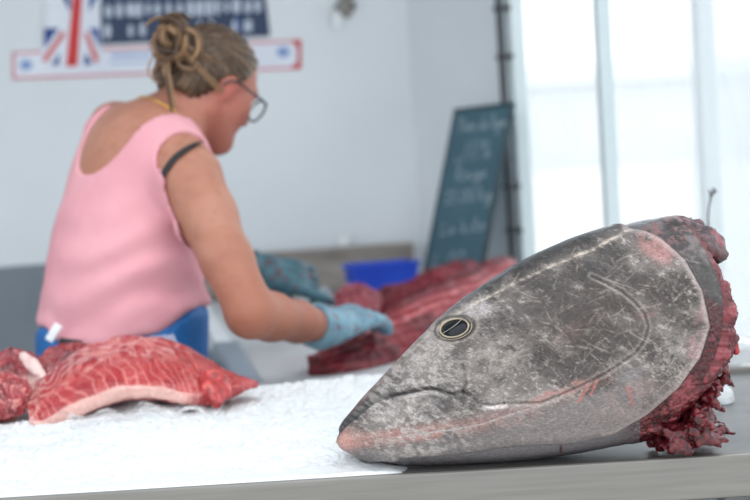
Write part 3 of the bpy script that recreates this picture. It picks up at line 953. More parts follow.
blob_mesh('flesh_shreds', pr_, 0.0022, M_flesh, th_, flesh_col((96, 18, 28), (52, 8, 14), (150, 62, 70), 90, 1), (110, 0.004, 330, 0.003), 0, 0.9172, 1)
pr_ = []
for k in range(9):
    u = 680 + k * 3.9; v = 216 + k * 1.9 + (3 if k % 2 else 0)
    for cd in (-0.03, 0.0, 0.03):
        a = fpt(u, v + 6 + abs(cd) * 120, cd); b = fpt(u + 2, v + 18 + abs(cd) * 140, cd * 1.5)
        pr_.append((a, b, 0.0075, 0.008, 0.012))
blob_mesh('skin_flap', pr_, 0.003, M_flesh, th_, flesh_col((92, 66, 68), (52, 44, 48), (134, 56, 62), 70, 2), (60, 0.007, 180, 0.004), 1, None, 2)
blob_mesh('blood_clot', [(fpt(731, 343, 0.02), fpt(732, 350, 0.02), 0.004, 0.0055, 0.004), (fpt(722, 338, 0.02), fpt(731, 344, 0.02), 0.004, 0.004, 0.004)], 0.0018, M_flesh, th_, flesh_col((150, 18, 30), (110, 10, 20), (190, 50, 56), 60, 3), (60, 0.001, 200, 0.0006), 1, None, 3)
tag(th_, 'large grey tuna head lying on the counter front edge, snout to the left', 'fish head')
# ================================================================== crushed ice
def fish_clear(X, Y):
    """height allowed by the head lying in the ice: stay below its underside"""
    return None
nx, ny = 520, 260
gx_ = np.linspace(-1.0, 0.30, nx); gy_ = np.linspace(1.9765, 2.612, ny)
X, Y = np.meshgrid(gx_, gy_, indexing='ij')
Z0 = X * 0
big = fbm(X * 6, Y * 6, Z0, 3, 101); mid = fbm(X * 26, Y * 26, Z0, 4, 102); fine = fbm(X * 120, Y * 120, Z0, 3, 103); vf = fbm(X * 300, Y * 300, Z0, 2, 104)
b_ = (Y - 1.978) / (2.612 - 1.99)
H = 0.0055 + 0.032 * sstep(0.0, 0.38, b_)
H += 0.022 * (big - 0.5) * sstep(0.02, 0.3, b_) + (0.012 * (mid - 0.5) + 0.0075 * (fine - 0.5) + 0.004 * (vf - 0.5)) * (0.25 + 0.75 * sstep(0.02, 0.12, b_))
H += 0.004 * np.exp(-((X + 0.02) / 0.10) ** 2) * sstep(0.55, 0.9, b_)
_lc = PZ(128, 396, 0.955)
H += 0.010 * np.exp(-((X - _lc.x) / 0.21) ** 4 - ((Y - _lc.y - 0.01) / 0.085) ** 2)
H *= 1 - 0.55 * sstep(0.93, 1.0, b_)
fade = 1 - sstep(0.0, 0.05, X - (-0.005 - 0.02 * (mid - 0.5) + 0.22 * sstep(0.2, 0.7, b_)))
H = H * fade - 0.004 * (1 - fade)
# the head has pressed its bed into the ice
body_bvh = BVHTree.FromPolygons([tuple(v) for v in verts.tolist()], faces)
top = 0.915 + H
for i in range(nx):
    if gx_[i] < -0.14: continue
    for j in range(ny):
        if gy_[j] > 2.22: continue
        hit = body_bvh.ray_cast(Vector((gx_[i], gy_[j], 0.90)), Vector((0, 0, 1)), 0.35)
        if hit[0] is not None: top[i, j] = min(top[i, j], max(hit[0].z - 0.0015, 0.912))
top[:, 0] = np.where(top[:, 0] > 0.9155, 0.9166, top[:, 0])
keep = top > 0.9155
idx = -np.ones((nx, ny), int)
V = []; Fc = []
kk2 = keep[:-1, :-1] | keep[1:, :-1] | keep[:-1, 1:] | keep[1:, 1:]
use = np.zeros((nx, ny), bool)
use[:-1, :-1] |= kk2; use[1:, :-1] |= kk2; use[:-1, 1:] |= kk2; use[1:, 1:] |= kk2
idx[use] = np.arange(use.sum())
V = np.stack([X[use], Y[use], np.maximum(top[use], 0.9152)], 1)
i, j = np.nonzero(kk2)
Fc = np.stack([idx[i, j], idx[i + 1, j], idx[i + 1, j + 1], idx[i, j + 1]], 1)
M_ice, nt_, b_n = new_mat('crushed_ice')
pset(b_n, base=(0.70, 0.72, 0.73, 1), rough=0.35, spec=0.5, sss=0.25, sssr=(0.01, 0.012, 0.014), ssss=0.5)
add_bump(nt_, b_n, 380, 0.5, 0.003, 3.0)
ice = mesh_obj('crushed_ice', V, Fc, M_ice)
tag(ice, 'bed of white crushed ice spread over the left of the counter', 'ice', kind='stuff')
ice_top = top
def ice_z(x, y):
    i = int(round((x + 1.0) / 1.30 * (nx - 1))); j = int(round((y - gy_[0]) / (gy_[-1] - gy_[0]) * (ny - 1)))
    return float(top[min(max(i, 0), nx - 1), min(max(j, 0), ny - 1)])
M_icel, nt_, b_n = new_mat('clear_ice')
pset(b_n, base=(0.93, 0.96, 0.98, 1), rough=0.2, trans=0.55, ior=1.31)
add_bump(nt_, b_n, 120, 0.4, 0.004, 3.0)
def one_blob(name, prims, h, mat, seed, noise, zf, col):
    return blob_mesh(name, prims, h, mat, None, col, noise, 1, zf, seed)
p0 = PZ(726, 407, 0.9155)
b0 = np.array(p0) + np.array([-0.012, 0.03, 0])
il = blob_mesh('ice_chunk', [(b0 + [-0.016, 0, 0.018], b0 + [0.014, 0.004, 0.014], 0.024, 0.019, 0.012), (b0 + [-0.008, 0.004, 0.042], b0 + [-0.004, 0, 0.050], 0.017, 0.012, 0.012)], 0.0028, M_icel, None, lambda V: np.ones(V.shape) * 0.9, (50, 0.006, 150, 0.002), 1, 0.9158, 5)
tag(il, 'small translucent lump of ice on bare metal behind the cut flesh', 'ice')

# ================================================================== tuna meat
def slab(name, knots, nt_, nphi, parent, mat, colfn, noise=(45, 0.006, 160, 0.003), seed=0, zmin=None, power=0.7, back=0.0):
    """lofted piece of meat. knots: t, top (u, v, depth), bottom (u, v, depth), half thickness, cant"""
    knots = [(r[0], r[1], r[2], r[3] + back, r[4], r[5], r[6] + back, r[7]) for r in knots]
    k = smooth_curve(knots, np.linspace(0, 1, nt_))
    A = np.array([P(*r[0:3]) for r in k]); B = np.array([P(*r[3:6]) for r in k])
    ang = np.linspace(-PI, PI, nphi, endpoint=False)
    h = (np.sign(np.sin(ang)) * np.abs(np.sin(ang)) ** 0.8 + 1) / 2
    cc = np.sign(np.cos(ang)) * np.abs(np.cos(ang)) ** power
    T = np.gradient((A + B) / 2, axis=0); T /= np.linalg.norm(T, axis=1)[:, None]
    N = np.cross(T, A - B); N /= np.linalg.norm(N, axis=1)[:, None] + 1e-9
    toward = np.array(CAMLOC) - (A + B) / 2
    N *= np.sign((N * toward).sum(1))[:, None]
    G = A[:, None] * h[None, :, None] + B[:, None] * (1 - h)[None, :, None] + N[:, None] * (k[:, 6][:, None] * cc[None, :])[..., None]
    Nn = grid_normals(G)
    if (Nn * (G - G.mean(1, keepdims=True))).sum() < 0: Nn = -Nn
    x, y, z = G[..., 0], G[..., 1], G[..., 2]
    a = fbm(x * noise[0], y * noise[0], z * noise[0], 3, 110 + seed); b = fbm(x * noise[2], y * noise[2], z * noise[2], 3, 120 + seed)
    tt = np.repeat(np.linspace(0, 1, nt_)[:, None], nphi, 1); hh = np.repeat(h[None, :], nt_, 0); nr = np.repeat(cc[None, :], nt_, 0)
    col, dz = colfn(tt, hh, nr, x, y, z, a, b)
    G = G + Nn * ((a - 0.5) * noise[1] * 2 + (b - 0.5) * noise[3] * 2 + dz)[..., None]
    if zmin is not None:
        if callable(zmin):
            lim = np.array([zmin(p[0], p[1]) for p in G.reshape(-1, 3)]).reshape(G.shape[:2])
        else: lim = zmin
        G[..., 2] = np.maximum(G[..., 2], lim)
    V = np.r_[G.reshape(-1, 3), G[0].mean(0)[None], G[-1].mean(0)[None]]
    q0 = nt_ * nphi
    f = grid_faces(nt_, nphi, True)
    f += [(q0, (j + 1) % nphi, j) for j in range(nphi)] + [(q0 + 1, (nt_ - 1) * nphi + j, (nt_ - 1) * nphi + (j + 1) % nphi) for j in range(nphi)]
    c4 = np.r_[col.reshape(-1, 3), col[0].mean(0)[None], col[-1].mean(0)[None]]
    return mesh_obj(name, V, f, mat, parent, col=c4)

M_meat = mat_attr('tuna_meat', 0.30, False, (300, 0.25, 0.001, 4.0), spec=0.5, coat=0.15, sss=0.15, sssr=(0.02, 0.005, 0.004), ssss=0.3)

def loin_col(t, h, nr, x, y, z, a, b):
    w1 = fbm(t * 7, h * 3, t * 0, 3, 140) - 0.5; w2 = fbm(t * 7, h * 3, t * 0, 3, 150) - 0.5; w3 = fbm(t * 30, h * 9, t * 0, 3, 160)
    c = np.zeros(t.shape + (3,)) + lin((166, 50, 54))
    c = mixc(c, (138, 34, 42), sstep(0.45, 0.65, a) * 0.6)
    c = mixc(c, (184, 78, 76), sstep(0.5, 0.7, w3) * 0.6)
    front = nr > 0
    s = t * 13 + 2.2 * w1 + 1.0 * h
    rowq = (1 - h) * 5.0 + 2.0 * w2 + 0.7 * np.sin(s * 2.1)
    wv = np.abs((rowq + 0.55 * np.abs((s % 1) - 0.5) * 2) % 1 - 0.5)
    netm = (1 - sstep(0.02, 0.24, 0.5 - wv)) * (0.4 + 0.6 * w3)
    w_net = (1 - sstep(0.45, 0.72, t + 0.35 * (0.55 - h) + 0.2 * w1)) * sstep(0.22, 0.50, h + 0.1 * w2)
    c = mixc(c, (214, 164, 158), np.clip(netm * w_net * 1.1, 0, 1))
    c = mixc(c, (206, 138, 132), w_net * sstep(0.45, 0.66, w3) * 0.45)
    fan = t * 30 + 2.4 * w1 - 5.5 * (1 - h) ** 1.5 * (0.35 + t)
    fl = np.abs(fan % 1 - 0.5)
    w_fan = (1 - w_net) * (0.25 + 0.75 * (1 - sstep(0.30, 0.75, h + 0.25 * w2)))
    line = (1 - sstep(0.02, 0.20, 0.5 - fl)) * (0.45 + 0.55 * w3)
    c = mixc(c, (212, 132, 124), line * w_fan * 0.75)
    we = (1 - sstep(0.004, np.where(front, 0.012 + 0.03 * np.clip(a - 0.3, 0, 1), 0.05), h)) * (1 - sstep(0.60, 0.74, t)) * 1.0
    c = mixc(c, (226, 186, 176), np.clip(we, 0, 1) * 0.85)
    c = mixc(c, (222, 184, 178), (1 - sstep(0.0, 0.10, t)) * sstep(0.45, 0.6, b) * 0.6)
    c = mixc(c, (222, 176, 172), np.exp(-((t - 0.84 - 0.05 * (h - 0.5)) / 0.012) ** 2) * sstep(0.5, 0.65, b) * 0.7)
    dz = -0.0011 * line * w_fan * front + 0.0016 * (1 - netm) * w_net * front
    return c, dz
LK = [(0.00, 26, 394, 2.27, 30, 424, 2.20, 0.010),
      (0.08, 44, 384, 2.31, 46, 424, 2.19, 0.020),
      (0.18, 70, 366, 2.36, 72, 412, 2.20, 0.026),
      (0.30, 98, 351, 2.40, 104, 399, 2.21, 0.028),
      (0.42, 126, 345, 2.42, 134, 392, 2.22, 0.027),
      (0.55, 158, 346, 2.42, 166, 395, 2.21, 0.026),
      (0.66, 184, 354, 2.40, 188, 399, 2.21, 0.024),
      (0.76, 206, 365, 2.38, 210, 400, 2.22, 0.020),
      (0.86, 226, 373, 2.36, 228, 396, 2.25, 0.014),
      (0.95, 246, 380, 2.34, 246, 388, 2.28, 0.008),
      (1.00, 258, 384, 2.33, 258, 387, 2.30, 0.004)]
def ice_floor(x, y): return ice_z(x, y) - 0.002
lo_ = empty('tuna_loin', tuple(P(140, 402, 2.42)))
slab('loin_flesh', LK, 320, 200, lo_, M_meat, loin_col, (40, 0.0045, 150, 0.0014), 1, None, 0.7, 0.135)
# a torn flap of flesh folded over the right end
FKN = [(0, 198, 376, 2.27, 200, 384, 2.235, 0.005), (0.35, 208, 372, 2.255, 206, 396, 2.215, 0.011), (0.7, 220, 374, 2.255, 218, 407, 2.205, 0.011), (1.0, 229, 380, 2.26, 230, 396, 2.23, 0.004)]
def flap_col(t, h, nr, x, y, z, a, b):
    c = np.zeros(t.shape + (3,)) + lin((176, 52, 52)); c = mixc(c, (140, 32, 38), sstep(0.45, 0.62, b)); c = mixc(c, (212, 100, 92), sstep(0.55, 0.7, a) * 0.7)
    return c, 0 * t
slab('torn_flap', FKN, 60, 50, lo_, M_meat, flap_col, (60, 0.004, 190, 0.0025), 2, None, 0.7, 0.135)
SKN = [(0, 208, 404, 2.215, 208, 407, 2.215, 0.001), (0.5, 219, 403, 2.21, 219, 410, 2.205, 0.0015), (1.0, 231, 405, 2.215, 231, 410, 2.21, 0.001)]
def dark_col(t, h, nr, x, y, z, a, b):
    return np.zeros(t.shape + (3,)) + lin((70, 58, 56)), 0 * t
tag(lo_, 'large marbled red tuna loin arched over the ice, front left', 'tuna piece')

def piece_col(base, dark, pale, paleside=None):
    def f(t, h, nr, x, y, z, a, b):
        c = np.zeros(t.shape + (3,)) + lin(base)
        c = mixc(c, dark, sstep(0.45, 0.62, a)); c = mixc(c, pale, sstep(0.55, 0.68, b) * 0.7)
        st = np.abs((t * 16 + h * 3 + 2 * (a - 0.5)) % 1 - 0.5)
        c = mixc(c, pale, (1 - sstep(0.03, 0.14, 0.5 - st)) * 0.35)
        if paleside is not None: c = mixc(c, (226, 186, 180), (1 - sstep(paleside, paleside + 0.2, h)) * 0.8 * (nr > 0))
        return c, 0 * t
    return f
o = slab('tuna_belly_cut', [(0, -40, 384, 2.31, -44, 424, 2.25, 0.02), (0.35, -8, 378, 2.31, -8, 420, 2.24, 0.028), (0.65, 18, 376, 2.29, 16, 412, 2.24, 0.022), (0.9, 26, 380, 2.27, 24, 402, 2.24, 0.010), (1, 33, 388, 2.26, 31, 396, 2.25, 0.004)],
         140, 110, None, M_meat, piece_col((146, 44, 50), (104, 24, 32), (204, 128, 124)), (45, 0.007, 150, 0.003), 3, None, 0.7, 0.11)
tag(o, 'red tuna belly cut at the photo left edge, before the marbled loin', 'tuna piece')
o = slab('tuna_trimming', [(0, -38, 362, 2.44, -40, 398, 2.40, 0.02), (0.3, -2, 356, 2.45, -4, 398, 2.40, 0.028), (0.55, 20, 354, 2.46, 20, 397, 2.40, 0.026), (0.8, 36, 358, 2.46, 36, 392, 2.41, 0.018), (1, 46, 368, 2.45, 44, 376, 2.43, 0.006)],
         140, 100, None, M_meat, piece_col((128, 38, 46), (88, 20, 28), (186, 98, 98), 0.15), (45, 0.008, 150, 0.003), 4, None, 0.7, 0.11)
tag(o, 'dark red tuna trimming behind the belly cut, far left', 'tuna piece')
o = slab('tuna_trimming', [(0, 34, 362, 2.52, 36, 394, 2.50, 0.012), (0.3, 52, 348, 2.54, 54, 396, 2.50, 0.022), (0.7, 80, 344, 2.55, 82, 392, 2.50, 0.022), (1, 104, 350, 2.55, 104, 384, 2.52, 0.008)],
         120, 90, None, M_meat, piece_col((128, 36, 44), (86, 20, 28), (176, 88, 86)), (45, 0.006, 150, 0.003), 5, None, 0.7, 0.035)
tag(o, 'dark tuna trimming peeking out behind the top of the marbled loin', 'tuna piece')
o = slab('tuna_skin_strip', [(0, 22, 352, 2.37, 20, 358, 2.37, 0.004), (0.35, 30, 354, 2.355, 24, 364, 2.355, 0.007), (0.7, 40, 364, 2.335, 32, 374, 2.335, 0.007), (1, 48, 376, 2.32, 42, 382, 2.32, 0.004)],
         60, 40, None, M_meat, piece_col((224, 190, 184), (196, 150, 146), (236, 214, 208)), (60, 0.003, 150, 0.0015), 6, None, 0.7, 0.125)
tag(o, 'pale strip of fat and skin lying between the left tuna pieces', 'tuna piece')

# long loins on the work table
M_meat2 = mat_attr('dark_tuna_meat', 0.5, False, (200, 0.2, 0.001, 4.0), spec=0.3, sss=0.05, sssr=(0.02, 0.005, 0.004), ssss=0.2)
def loin2_col(t, h, nr, x, y, z, a, b):
    c = np.zeros(t.shape + (3,)) + lin((110, 24, 34))
    c = mixc(c, (70, 12, 22), sstep(0.4, 0.6, a) * 0.9)
    band = np.exp(-((h - 0.62 - 0.10 * (a - 0.5)) / 0.16) ** 2)
    c = mixc(c, (142, 40, 48), band * 0.7)
    st = np.abs((h * 6 + 1.8 * (a - 0.5) + t * 1.5) % 1 - 0.5)
    c = mixc(c, (206, 120, 122), (1 - sstep(0.05, 0.30, 0.5 - st)) * (0.15 + 0.75 * band))
    c = mixc(c, (130, 40, 48), sstep(0.58, 0.7, b) * 0.4)
    return c, -0.002 * (1 - sstep(0.05, 0.2, 0.5 - st))
TZ = TT + 0.0
o = slab('long_tuna_loin', [(0, 308, 361, 2.95, 310, 375, 2.88, 0.014), (0.08, 320, 353, 2.97, 322, 380, 2.87, 0.022), (0.2, 342, 342, 3.03, 348, 379, 2.89, 0.030), (0.4, 384, 317, 3.17, 392, 371, 2.99, 0.045), (0.6, 428, 293, 3.32, 436, 352, 3.17, 0.06), (0.8, 470, 274, 3.50, 480, 336, 3.34, 0.06), (0.93, 498, 261, 3.64, 506, 320, 3.46, 0.05), (1.0, 512, 262, 3.70, 516, 306, 3.58, 0.02)],
         260, 110, None, M_meat2, loin2_col, (20, 0.012, 70, 0.003), 7, TZ + 0.001)
tag(o, 'long dark red tuna loin under her gloved hand on the work table', 'tuna piece')
o = slab('dark_tuna_piece', [(0, 352, 303, 3.78, 354, 318, 3.70, 0.02), (0.25, 380, 299, 3.82, 384, 314, 3.72, 0.04), (0.5, 412, 288, 3.86, 416, 308, 3.76, 0.045), (0.75, 446, 272, 3.92, 448, 300, 3.82, 0.045), (0.92, 468, 263, 3.98, 470, 292, 3.90, 0.03), (1, 480, 266, 4.00, 480, 286, 3.95, 0.01)],
         160, 90, None, M_meat2, piece_col((104, 20, 34), (66, 10, 20), (150, 56, 66)), (20, 0.018, 70, 0.004), 8, TZ + 0.001)
tag(o, 'dark crimson tuna piece lying behind the long loin on the work table', 'tuna piece')
o = slab('pink_tuna_piece', [(0, 334, 300, 3.56, 336, 316, 3.50, 0.015), (0.3, 344, 292, 3.58, 346, 318, 3.50, 0.03), (0.65, 362, 290, 3.60, 364, 318, 3.51, 0.03), (1, 380, 294, 3.61, 380, 312, 3.55, 0.012)],
         110, 80, None, M_meat2, piece_col((146, 62, 72), (116, 38, 50), (184, 112, 118)), (30, 0.010, 100, 0.004), 9, TZ + 0.001)
tag(o, 'small pinkish tuna piece on the table in front of the blue tray', 'tuna piece')

# ------------------------------------------------------------------ clear wrap under the loin, and other clear plastics
M_wrap = mat_film('clear_wrap', (250, 250, 250), 0.22, 0.12, 0.6)
n1_, n2_ = 70, 60
G2 = np.zeros((n1_, n2_, 3))
for i in range(n1_):
    for j in range(n2_):
        a = i / (n1_ - 1); b = j / (n2_ - 1)
        u = 62 + 152 * a + 8 * math.sin(b * 5); 
        x0 = PZ(u, 434 - 10 * a, 0.945); x1 = PZ(u + 6, 398 - 14 * a, 0.955)
        p = Vector(x0).lerp(Vector(x1), b)
        z = ice_z(p.x, p.y) + 0.004 + 0.010 * fbm(np.array([a * 7.0]), np.array([b * 5.0]), np.array([0.0]), 3, 130)[0] + 0.004 * math.sin(a * 24 + b * 9)
        G2[i, j] = (p.x, p.y, z)
o = sheet('plastic_wrap', G2, 0.0006, M_wrap)
tag(o, 'crumpled clear plastic wrap on the ice under the marbled loin', 'plastic wrap')
# ================================================================== the woman at the work table
def A_(p): return np.array(p, float)
wl = empty('person', (P(118, 420, 2.86).x, P(118, 420, 2.86).y, 0.0))
J = dict(pelvis=P(121, 372, 2.87), waist=P(121, 322, 2.87), chest=P(122, 235, 2.875), upper=P(136, 168, 2.885), neck=P(163, 124, 2.90),
         head=P(212, 86, 2.95), shR=P(191, 180, 2.745), elR=P(251, 313, 2.615), wrR=P(326, 327, 2.85), shL=P(116, 128, 2.99), elL=P(168, 240, 3.17), wrL=P(258, 270, 3.22))
J = {k: A_(v) for k, v in J.items()}
fwd = np.array([math.cos(math.radians(42)), math.sin(math.radians(42)), 0.0]); rgt = np.array([fwd[1], -fwd[0], 0.0]); upz = np.array([0, 0, 1.0])
B = Field((-1.02, 2.45, 0.03), (0.12, 3.42, 1.68), 0.006)
spine = J['upper'] - J['waist']; spine /= np.linalg.norm(spine)
latv = J['shR'] - J['shL']; lat = latv / np.linalg.norm(latv); lat = lat - spine * (lat @ spine); lat /= np.linalg.norm(lat)
frw = np.cross(spine, lat); frw = frw if frw @ fwd > 0 else -frw
R_t = np.stack([lat, frw, spine], 1); R_h = np.stack([rgt, fwd, upz], 1)
# hips, waist, rib cage, upper back
B.ellipsoid(J['pelvis'] + [0, 0, -0.03], R_h, (0.166, 0.134, 0.15), 0.05)
B.ellipsoid(J['waist'] + [0, 0, 0.0], R_h, (0.148, 0.116, 0.13), 0.08)
B.ellipsoid((J['waist'] + J['chest']) / 2 + frw * 0.01, R_t, (0.146, 0.118, 0.15), 0.08)
B.ellipsoid(J['chest'] + frw * 0.01, R_t, (0.146, 0.112, 0.15), 0.06)
B.ellipsoid(J['upper'] - frw * 0.004, R_t, (0.145, 0.088, 0.115), 0.06)
for s in (1, -1):                                      # bust
    B.ellipsoid(J['chest'] + lat * 0.068 * s + frw * 0.085 + spine * 0.03, R_t, (0.062, 0.058, 0.066), 0.04)
B.capsule(J['neck'] - spine * 0.02, J['shR'] + upz * 0.012, 0.044, 0.048, 0.06)
B.capsule(J['neck'] - spine * 0.02, J['shL'] + upz * 0.0, 0.044, 0.044, 0.06)
# neck and head
hyaw, hpit = math.radians(40), math.radians(30)
hx = np.array([math.cos(hyaw) * math.cos(hpit), math.sin(hyaw) * math.cos(hpit), -math.sin(hpit)])
hy = np.array([-math.sin(hyaw), math.cos(hyaw), 0.0]); hz = np.cross(hx, hy)
hroll = math.radians(6); hy, hz = hy * math.cos(hroll) + hz * math.sin(hroll), hz * math.cos(hroll) - hy * math.sin(hroll)
R_hd = np.stack([hx, hy, hz], 1)
HS = 0.93
def hd(x, y, z): return J['head'] + (hx * x + hy * y + hz * z) * HS
B.rs = HS
B.capsule(J['neck'] - spine * 0.03, hd(-0.035, 0, -0.045), 0.060, 0.054, 0.035)
B.ellipsoid(hd(-0.012, 0, 0.032), R_hd, (0.094, 0.074, 0.084), 0.02)
B.ellipsoid(hd(0.036, 0, -0.025), R_hd, (0.052, 0.057, 0.075), 0.03)
for s in (1, -1):
    B.capsule(hd(-0.002, 0.050 * s, -0.048), hd(0.062, 0.014 * s, -0.094), 0.020, 0.020, 0.035)
    B.capsule(hd(0.055, 0.040 * s, -0.020), hd(0.068, 0.026 * s, -0.030), 0.022, 0.018, 0.025)
    B.ellipsoid(hd(0.083, 0.031 * s, 0.004), R_hd, (0.016, 0.019, 0.013), 0.012, cut=True)
    B.ellipsoid(hd(0.068, 0.031 * s, 0.003), R_hd, (0.0155, 0.0155, 0.0145), 0.006)
    B.ellipsoid(hd(-0.006, 0.074 * s, -0.008), R_hd @ np.array(Matrix.Rotation(math.radians(14), 3, 'Y')), (0.017, 0.010, 0.032), 0.008)
    B.ellipsoid(hd(-0.001, 0.084 * s, -0.004), R_hd, (0.008, 0.005, 0.016), 0.005, cut=True)
B.capsule(hd(0.078, -0.03, 0.024), hd(0.078, 0.03, 0.024), 0.011, 0.011, 0.015)
B.capsule(hd(0.084, 0, 0.006), hd(0.102, 0, -0.028), 0.008, 0.0115, 0.012)
B.capsule(hd(0.090, -0.010, -0.032), hd(0.090, 0.010, -0.032), 0.008, 0.008, 0.008)
B.capsule(hd(0.080, -0.016, -0.056), hd(0.080, 0.016, -0.056), 0.0075, 0.0075, 0.007)
B.capsule(hd(0.078, -0.013, -0.068), hd(0.078, 0.013, -0.068), 0.0075, 0.0075, 0.007)
B.capsule(hd(0.072, -0.008, -0.094), hd(0.072, 0.008, -0.094), 0.016, 0.016, 0.02)
# arms
B.rs = 1.0
def limb(a, b, prof, k=0.03):
    ts_ = [p[0] for p in prof]
    for (t0, r0_), (t1, r1_) in zip(prof[:-1], prof[1:]):
        B.capsule(a + (b - a) * t0, a + (b - a) * t1, r0_, r1_, k)
limb(J['shR'], J['elR'], [(0.0, 0.056), (0.28, 0.050), (0.62, 0.043), (1.0, 0.042)], 0.02)
limb(J['elR'], J['wrR'], [(0.0, 0.041), (0.25, 0.041), (0.6, 0.036), (1.0, 0.026)], 0.015)
limb(J['shL'], J['elL'], [(0.0, 0.048), (0.3, 0.045), (0.65, 0.044), (1.0, 0.040)], 0.02)
limb(J['elL'], J['wrL'], [(0.0, 0.039), (0.25, 0.041), (0.6, 0.034), (1.0, 0.026)], 0.015)
# legs down to the floor
LEG = {}
for s in (1, -1):
    hip = J['pelvis'] + rgt * 0.085 * s - upz * 0.06
    foot = np.array([J['pelvis'][0], J['pelvis'][1], 0.0]) + rgt * 0.12 * s - fwd * 0.03
    knee = (hip + foot) / 2 + fwd * 0.03 + upz * 0.0; knee[2] = 0.47; ank = foot + upz * 0.10
    LEG[s] = (hip, knee, ank)
    limb(hip, knee, [(0, 0.092), (0.4, 0.080), (1, 0.056)], 0.03)
    limb(knee, ank, [(0, 0.055), (0.3, 0.056), (1, 0.037)], 0.02)
    B.capsule(ank - upz * 0.05, ank - upz * 0.062 + fwd * 0.13, 0.036, 0.030, 0.02)
def hand_axes(d, back):
    x = d / np.linalg.norm(d); z = back - x * (x @ back); z /= np.linalg.norm(z); return x, np.cross(z, x), z
def hand_prims(w, d, back, side, curl, spread=0.05, thumb=(0.5, 0.6), g=0.0):
    """capsules of a hand: wrist w, direction d, back-of-hand normal, side +1 when the thumb is on +y"""
    x, y, z = hand_axes(d, back)
    pr = []
    def pt(a, b, c): return w + x * a + y * b + z * c
    for yy in (-0.030, -0.010, 0.010, 0.030):
        pr.append((pt(0.012, yy * 0.75, 0), pt(0.088 - 0.004 * abs(yy) / 0.03, yy, -0.002), 0.0150 + g, 0.0125 + g, 0.02))
    pr.append((pt(-0.03, 0, 0), pt(0.02, 0, 0), 0.026 + g, 0.024 + g, 0.02))
    for i in range(4):                                # index first on the thumb's side
        yy = side * (0.031 - 0.0205 * i)
        L = (0.074, 0.082, 0.077, 0.060)[i]; c = curl[i] if hasattr(curl, '__len__') else curl
        p = pt(0.088, yy, -0.002); a = -0.15 - c * 0.25; sp = spread * (1.5 - i) * side
        for q, (fr, rr) in enumerate(((0.45, 0.0095), (0.30, 0.0085), (0.25, 0.0075))):
            dx = np.array([math.cos(a) * math.cos(sp), math.sin(sp), math.sin(a)])
            e = p + (x * dx[0] + y * dx[1] + z * dx[2]) * L * fr
            pr.append((p, e, rr + g, rr - 0.0008 + g, 0.006)); p = e; a -= c * 0.75
    p = pt(0.022, side * 0.026, -0.006)
    for q, (ln, rr) in enumerate(((0.042, 0.0145), (0.034, 0.0110), (0.026, 0.0095))):
        ang = thumb[0] - 0.25 * q
        e = p + x * math.cos(ang) * ln + y * side * math.sin(ang) * ln - z * math.sin(thumb[1]) * ln * 0.7
        pr.append((p, e, rr + g, rr - 0.001 + g, 0.008)); p = e
    return pr
handR = hand_prims(J['wrR'] + (J['wrR'] - J['elR']) / np.linalg.norm(J['wrR'] - J['elR']) * 0.015, A_(P(390, 300, 2.99)) - J['wrR'], np.array([-0.05, -0.45, 1.0]), 1, (0.55, 0.6, 0.62, 0.6), 0.06, (0.45, 0.5))
handL = hand_prims(J['wrL'], A_(P(326, 282, 3.25)) - J['wrL'], np.array([0.15, -0.75, 0.75]), -1, (0.05, 0.9, 1.0, 1.0), 0.05, (0.35, 0.9))
for pr in (handR, handL):
    for a, b, ra, rb, k in pr: B.capsule(a, b, ra, rb, k)
V, Fc = B.mesh(); V = relax(V, Fc, 2, 0.5)
# skin colour: tanned, a little redder on the face, neck, elbow
def skin_col(V):
    a = fbm(V[:, 0] * 16, V[:, 1] * 16, V[:, 2] * 16, 3, 200); b = fbm(V[:, 0] * 70, V[:, 1] * 70, V[:, 2] * 70, 3, 201)
    c = np.zeros(V.shape) + lin((164, 112, 92)); c = mixc(c, (176, 126, 106), sstep(0.4, 0.65, a) * 0.6); c = mixc(c, (150, 96, 78), sstep(0.5, 0.7, b) * 0.4)
    hd_ = np.linalg.norm(V - hd(0.03, -0.02, -0.04), axis=1); c = mixc(c, (172, 94, 86), np.exp(-(hd_ / 0.10) ** 2) * 0.6)
    er_ = np.linalg.norm(V - hd(-0.004, -0.078, -0.008), axis=1); c = mixc(c, (182, 92, 84), np.exp(-(er_ / 0.03) ** 2) * 0.6)
    el = np.linalg.norm(V - J['elR'], axis=1); c = mixc(c, (148, 84, 64), np.exp(-(el / 0.10) ** 2) * 0.55)
    for w0, e0 in ((J['wrR'], J['elR']),):
        t = np.clip(((V - e0) @ (w0 - e0)) / ((w0 - e0) @ (w0 - e0)), 0, 1.3); dd = np.linalg.norm(V - e0 - t[:, None] * (w0 - e0), axis=1)
        c = mixc(c, (150, 82, 62), sstep(0, 0.5, t) * (dd < 0.08) * 0.5)
    lp = np.minimum(np.linalg.norm((V - hd(0.086, 0, -0.062)) @ np.stack([hx, hy * 0.5, hz * 1.6], 1), axis=1), 1); c = mixc(c, (186, 92, 88), (1 - sstep(0.008, 0.016, lp)) * 0.8)
    return c
M_skin = mat_attr('skin', 0.5, False, (220, 0.08, 0.001, 3.0), spec=0.35, sss=0.12, sssr=(0.02, 0.008, 0.005), ssss=0.5)
body = mesh_obj('body', V, Fc, M_skin, wl, col=skin_col(V))
bvh_b = BVHTree.FromPolygons([tuple(v) for v in V.tolist()], [tuple(map(int, f)) for f in Fc])
M_eyew = mat_noise('eye_white', (226, 222, 218), (234, 231, 228), 20, 0.25)
for s in (1, -1):
    bm = bmesh.new(); bmesh.ops.create_uvsphere(bm, u_segments=20, v_segments=14, radius=0.0122)
    e_ = bm_obj('eye', bm, M_eyew, wl, True); e_.matrix_parent_inverse = world_of(wl).inverted() @ Matrix.Translation(Vector(hd(0.0735, 0.031 * s, 0.003)))

